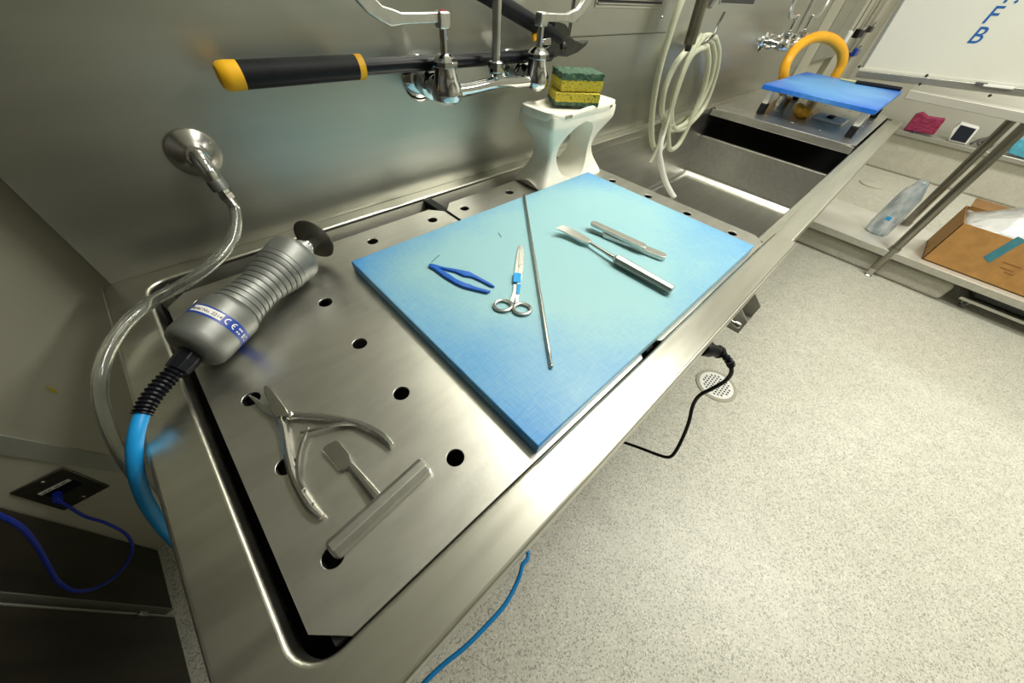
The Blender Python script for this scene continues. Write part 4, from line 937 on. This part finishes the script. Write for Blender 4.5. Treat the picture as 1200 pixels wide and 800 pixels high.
# whiteboard standing on the table, slightly rolled
t = thing('whiteboard', (3.29, -0.3, 0.983), 'large whiteboard with blue handwritten letters on the steel table', 'whiteboard')
roll = math.radians(3.6)
wo = PX(1001, 91, 3.246); wo.z = max(wo.z, 0.986)
WX = Vector((0, -math.cos(roll), math.sin(roll))); WZ = Vector((0, math.sin(roll), math.cos(roll)))
WN = Vector((1, 0, 0))
def wb(a_, b_, c_=0.0): return wo + WX * a_ + WZ * b_ + WN * c_
def wbox(a0, a1, b0, b1, c0, c1, name, m_, parent, bev=0.001):
    return MB().obox(wb((a0 + a1) / 2, (b0 + b1) / 2, (c0 + c1) / 2), WX, WZ, WN, (a1 - a0) / 2, (b1 - b0) / 2, (c1 - c0) / 2).build(name, m_, parent, bevel=bev)
WL, WH = 1.5, 1.1
wbox(0.012, WL, 0.03, WH, 0.006, 0.02, 'writing_surface', BOARDWHITE, t)
fr = wbox(0.0, WL, 0.0, 0.034, -0.004, 0.026, 'bottom_rail', ALU, t, 0.003)
wbox(0.0, WL, 0.034, 0.046, -0.001, 0.006, 'rail_lip', BOARDWHITE, fr)
wbox(0.0, 0.016, 0.0, WH, 0.0, 0.024, 'side_rail', ALU, t, 0.003)
for (u, v) in ((1007, 78), (1086, 88.5), (1078, 98.5), (1160, 112)):
    c = PX(u, v, 3.242); MB().lathe(c, (-1, 0, 0), [(0, 0.007), (0.003, 0.006)], 10).build('screw', DARKSTEEL, t)
def letter(body, px, size, bold=0.0006):
    me = text_mesh(body, size, bold); c = PX(*px, 3.2515); sh = 0.12
    for v in me.vertices:
        v.co = c + WX * (v.co.x + sh * v.co.y) + WZ * v.co.y - WN * (0.0003 + v.co.z)
    link('letter', me, MARKERBLUE, t, sm=False)
letter('B', (1131, 50), 0.088); letter('F', (1148.5, 27), 0.088); letter('T.', (1167.5, 3), 0.088)
t = thing('eraser', PX(1165, 102, 3.275), 'white eraser strip on the whiteboard rail', 'eraser')
c = PX(1170, 101.5, 3.234); MB().obox(c, WX, WZ, WN, 0.055, 0.005, 0.006).build('felt', WHITE, t, bevel=0.002)
t = thing('marker_pen', PX(1150, 98, 3.275), 'short dark marker lying on the whiteboard rail', 'marker')
c = PX(1150, 98, 3.234); MB().obox(c, WX, WZ, WN, 0.022, 0.005, 0.005).build('barrel', INK, t, bevel=0.002)

# ------------------------------------------------------------------ things on the lower shelf
# bag-wrapped bottle standing upright
c0 = PX(1022, 276, 3.45); bz = 0.2005
t = thing('wrapped_bottle', (3.45, c0.y, bz), 'bottle wrapped in crumpled grey plastic on the lower shelf', 'bottle')
S = MB(); secs = []
for k, (h_, rx) in enumerate([(0, 0.055), (0.01, 0.066), (0.05, 0.069), (0.13, 0.067), (0.20, 0.064), (0.26, 0.060), (0.30, 0.048), (0.33, 0.034), (0.352, 0.030), (0.36, 0.024)]):
    ring = []
    for j in range(22):
        q = 2 * math.pi * j / 22; jr = 1 + 0.07 * math.sin(3.1 * j + k * 1.7) * (0.4 + h_ * 2) + random.uniform(-0.03, 0.03)
        ring.append(Vector((3.45 + math.cos(q) * rx * 0.8 * jr, c0.y + math.sin(q) * rx * jr, bz + h_)))
    secs.append(ring)
S.loft(secs).build('plastic_wrap', GREYFILM, t, angle=30)
MB().obox((3.398, c0.y + 0.005, bz + 0.12), (1, 0, 0), (0, 1, 0), UP, 0.004, 0.014, 0.012).build('blue_tag', BLUETAPE, t, bevel=0.002)
# open cardboard box with plastic inside
t = thing('cardboard_box', (3.45, -0.95, 0.2), 'open brown cardboard box with teal tape on the lower shelf', 'box')
bxx0, bxx1, byy0, byy1, bz0, bz1 = 3.285, 3.66, -1.25, -0.555, 0.2008, 0.455
wl = 0.006
MB().box((bxx0, byy0, bz0), (bxx1, byy1, bz0 + wl)).build('bottom', CARD, t, sm=False)
MB().box((bxx0, byy0, bz0), (bxx0 + wl, byy1, bz1)).build('front_panel', CARD, t, sm=False, bevel=0.001)
MB().box((bxx1 - wl, byy0, bz0), (bxx1, byy1, bz1)).build('back_panel', CARD, t, sm=False, bevel=0.001)
MB().box((bxx0, byy0, bz0), (bxx1, byy0 + wl, bz1)).build('end_panel', CARD, t, sm=False, bevel=0.001)
MB().box((bxx0, byy1 - wl, bz0), (bxx1, byy1, bz1)).build('end_panel', CARD, t, sm=False, bevel=0.001)
def flap(p, q_, out, name, mm_): MB().prism([p, q_, q_ + out, p + out], (0, 0, 0.005)).build(name, mm_, t, sm=False)
flap(Vector((bxx1 - 0.005, byy0 + 0.02, bz1)), Vector((bxx1 - 0.005, byy1 - 0.02, bz1)), Vector((0.09, 0, 0.03)), 'flap', CARDIN)
tp0 = PX(1152, 304, bxx0 - 0.0008); tp1 = PX(1200, 281, bxx0 - 0.0008)
MB().prism([PX(1152, 301, bxx0 - 0.0004), PX(1193, 277, bxx0 - 0.0004), PX(1203, 282, bxx0 - 0.0004), PX(1159, 308, bxx0 - 0.0004)], (-0.0012, 0, 0)).build('tape', TEALTAPE, t, sm=False)
for (a_, b_, w_) in ((1172, 313, 14), (1174, 318, 10), (1178, 308, 20)):
    c = PX(a_, b_, bxx0 - 0.0004); MB().obox(c + Vector((0, -0.03, 0)), (1, 0, 0), (0, 1, 0), UP, 0.0005, 0.002 * w_, 0.004).build('faint_print', mat('faint_brown_print', (0.27, 0.12, 0.035), 0.8), t, sm=False)
t = thing('plastic_liner', (3.45, -0.95, 0.40), 'crumpled clear plastic bag filling the cardboard box', 'plastic bag')
S = MB(); nx, ny = 12, 20
for i in range(nx + 1):
    for j in range(ny + 1):
        x = bxx0 + 0.012 + (bxx1 - bxx0 - 0.024) * i / nx; y = byy0 + 0.012 + (byy1 - byy0 - 0.03) * j / ny
        e = min(1, 4 * min(i, nx - i) / nx) * min(1, 4 * min(j, ny - j) / ny)
        S.v.append(Vector((x, y, 0.430 + 0.11 * e + random.uniform(-0.012, 0.012))))
for i in range(nx):
    for j in range(ny):
        p = i * (ny + 1) + j; S.f.append([p, p + 1, p + ny + 2, p + ny + 1])
o = S.build('film', PLASTICBAG, t, angle=25)
so = o.modifiers.new('solid', 'SOLIDIFY'); so.thickness = 0.002

# wheeled dolly under the shelf
t = thing('wheeled_dolly', (3.5, -1.3, 0), 'low wheeled dolly under the cardboard box shelf', 'dolly')
MB().box((3.30, -1.85, 0.058), (3.80, -0.86, 0.078)).build('deck', ALU, t, bevel=0.003)
MB().box((3.34, -1.80, 0.0785), (3.76, -0.90, 0.150)).build('tray', mat('dolly_tray', (0.03, 0.034, 0.036), 0.35, var=0.3, scale=20), t, bevel=0.01)
for (x, y) in ((3.345, -0.91), (3.75, -0.91), (3.345, -1.78), (3.75, -1.78)):
    w_ = MB().lathe((x, y - 0.011, 0.026), (0, 1, 0), [(0, 0.018), (0.002, 0.025), (0.020, 0.025), (0.022, 0.018)], 20).build('caster_wheel', mat('caster_grey', (0.12, 0.12, 0.12), 0.5), t)
    MB().box((x - 0.014, y - 0.016, 0.03), (x + 0.014, y - 0.0125, 0.058)).box((x - 0.014, y + 0.0125, 0.03), (x + 0.014, y + 0.016, 0.058)).build('fork', TOOLSTEEL, w_, sm=False)

# ------------------------------------------------------------------ low bench at the far wall with its clutter
t = thing('low_bench', (6.3, -0.6, 0), 'low cream bench with steel edge along the far wall', 'bench')
MB().box((6.05, -2.6, 0.0), (6.55, 0.6, 0.345)).build('plinth', CURB, t, bevel=0.02, seg=3)
MB().box((6.0, -2.6, 0.346), (6.55, 0.6, 0.385)).build('bench_top', mat('bench_top_grey', (0.45, 0.45, 0.40), 0.35, 0.6), t, bevel=0.004)
XB = 6.05
def slab(name, px, label, cat, m_, thick=0.12, x=XB, part='body'):
    P = [PX(u, v, x) for u, v in px]; mz = min(p.z for p in P); P = [Vector((p.x, p.y, p.z - mz + 0.386)) for p in P]
    t = thing(name, (x, P[0].y, 0.386), label, cat); MB().prism(P, (thick, 0, 0)).build(part, m_, t, bevel=0.008); return t, P
slab('red_cloth_bag', [(1061, 149), (1097, 155), (1111, 137), (1090, 134), (1084, 129), (1075, 131)], 'dark red mesh bag on the far bench', 'bag', REDCLOTH, part='mesh_cloth')
tt, P = slab('white_roll_pack', [(1114, 161), (1136, 166), (1152, 146), (1130, 140), (1120, 147)], 'white package with dark blue front on the far bench', 'package', WHITE, part='wrapper')
MB().prism([p.lerp(sum(P, Vector()) / 5, 0.18) + Vector((-0.004, 0, 0)) for p in P[:4]], (0.003, 0, 0)).build('dark_front', NAVY, tt, bevel=0.001)
slab('blue_film_pack', [(1184, 176), (1215, 186), (1222, 164), (1200, 160), (1190, 165)], 'light blue plastic pack on the far bench at the right edge', 'package', GLASSYBLUE, part='film')
o = MB().tube(smooth([Vector((6.10, -0.54, 0.40)), Vector((6.2, -0.58, 0.43)), Vector((6.3, -0.64, 0.44)), Vector((6.25, -0.70, 0.40)), Vector((6.12, -0.66, 0.40)), Vector((6.08, -0.58, 0.42)), Vector((6.2, -0.62, 0.46)), Vector((6.32, -0.62, 0.40))], 6), 0.012, 8).build('grey_cable', mat('grey_cable', (0.10, 0.10, 0.09), 0.5))
tag(o, 'tangle of thin grey cable on the far bench behind the table leg', 'cable')
# bits on the floor behind the rail
c = PZ(1035, 190, 0.0)
o = MB().tube(smooth([PZ(1042, 188, 0.012), PZ(1048, 185, 0.012), PZ(1062, 178, 0.012), PZ(1068, 165, 0.05), PX(1071, 154, 5.96)], 6), 0.006, 8).build('thin_blue_cord', mat('thin_blue', (0.05, 0.12, 0.30), 0.5))
tag(o, 'thin blue cord trailing from the far bench to the floor', 'cord')
o = MB().tube(smooth([c + Vector((-0.10, 0.02, 0.03)), c + Vector((0, 0, 0.03)), c + Vector((0.10, -0.03, 0.03))], 4), [0.02] + [0.03] * 7 + [0.02], 10).build('blue_glove', BLUETAPE)
tag(o, 'small crumpled blue glove on the floor behind the front rail', 'glove')
c = PZ(1021, 216, 0.002)
t = thing('floor_cleanout', (c.x, c.y, 0), 'round cream cap set into the floor behind the front rail', 'floor cap')
MB().lathe((c.x, c.y, 0.0), UP, [(0, 0.11), (0.010, 0.11), (0.012, 0.105), (0.012, 0)], 30).build('disc', CURB, t)
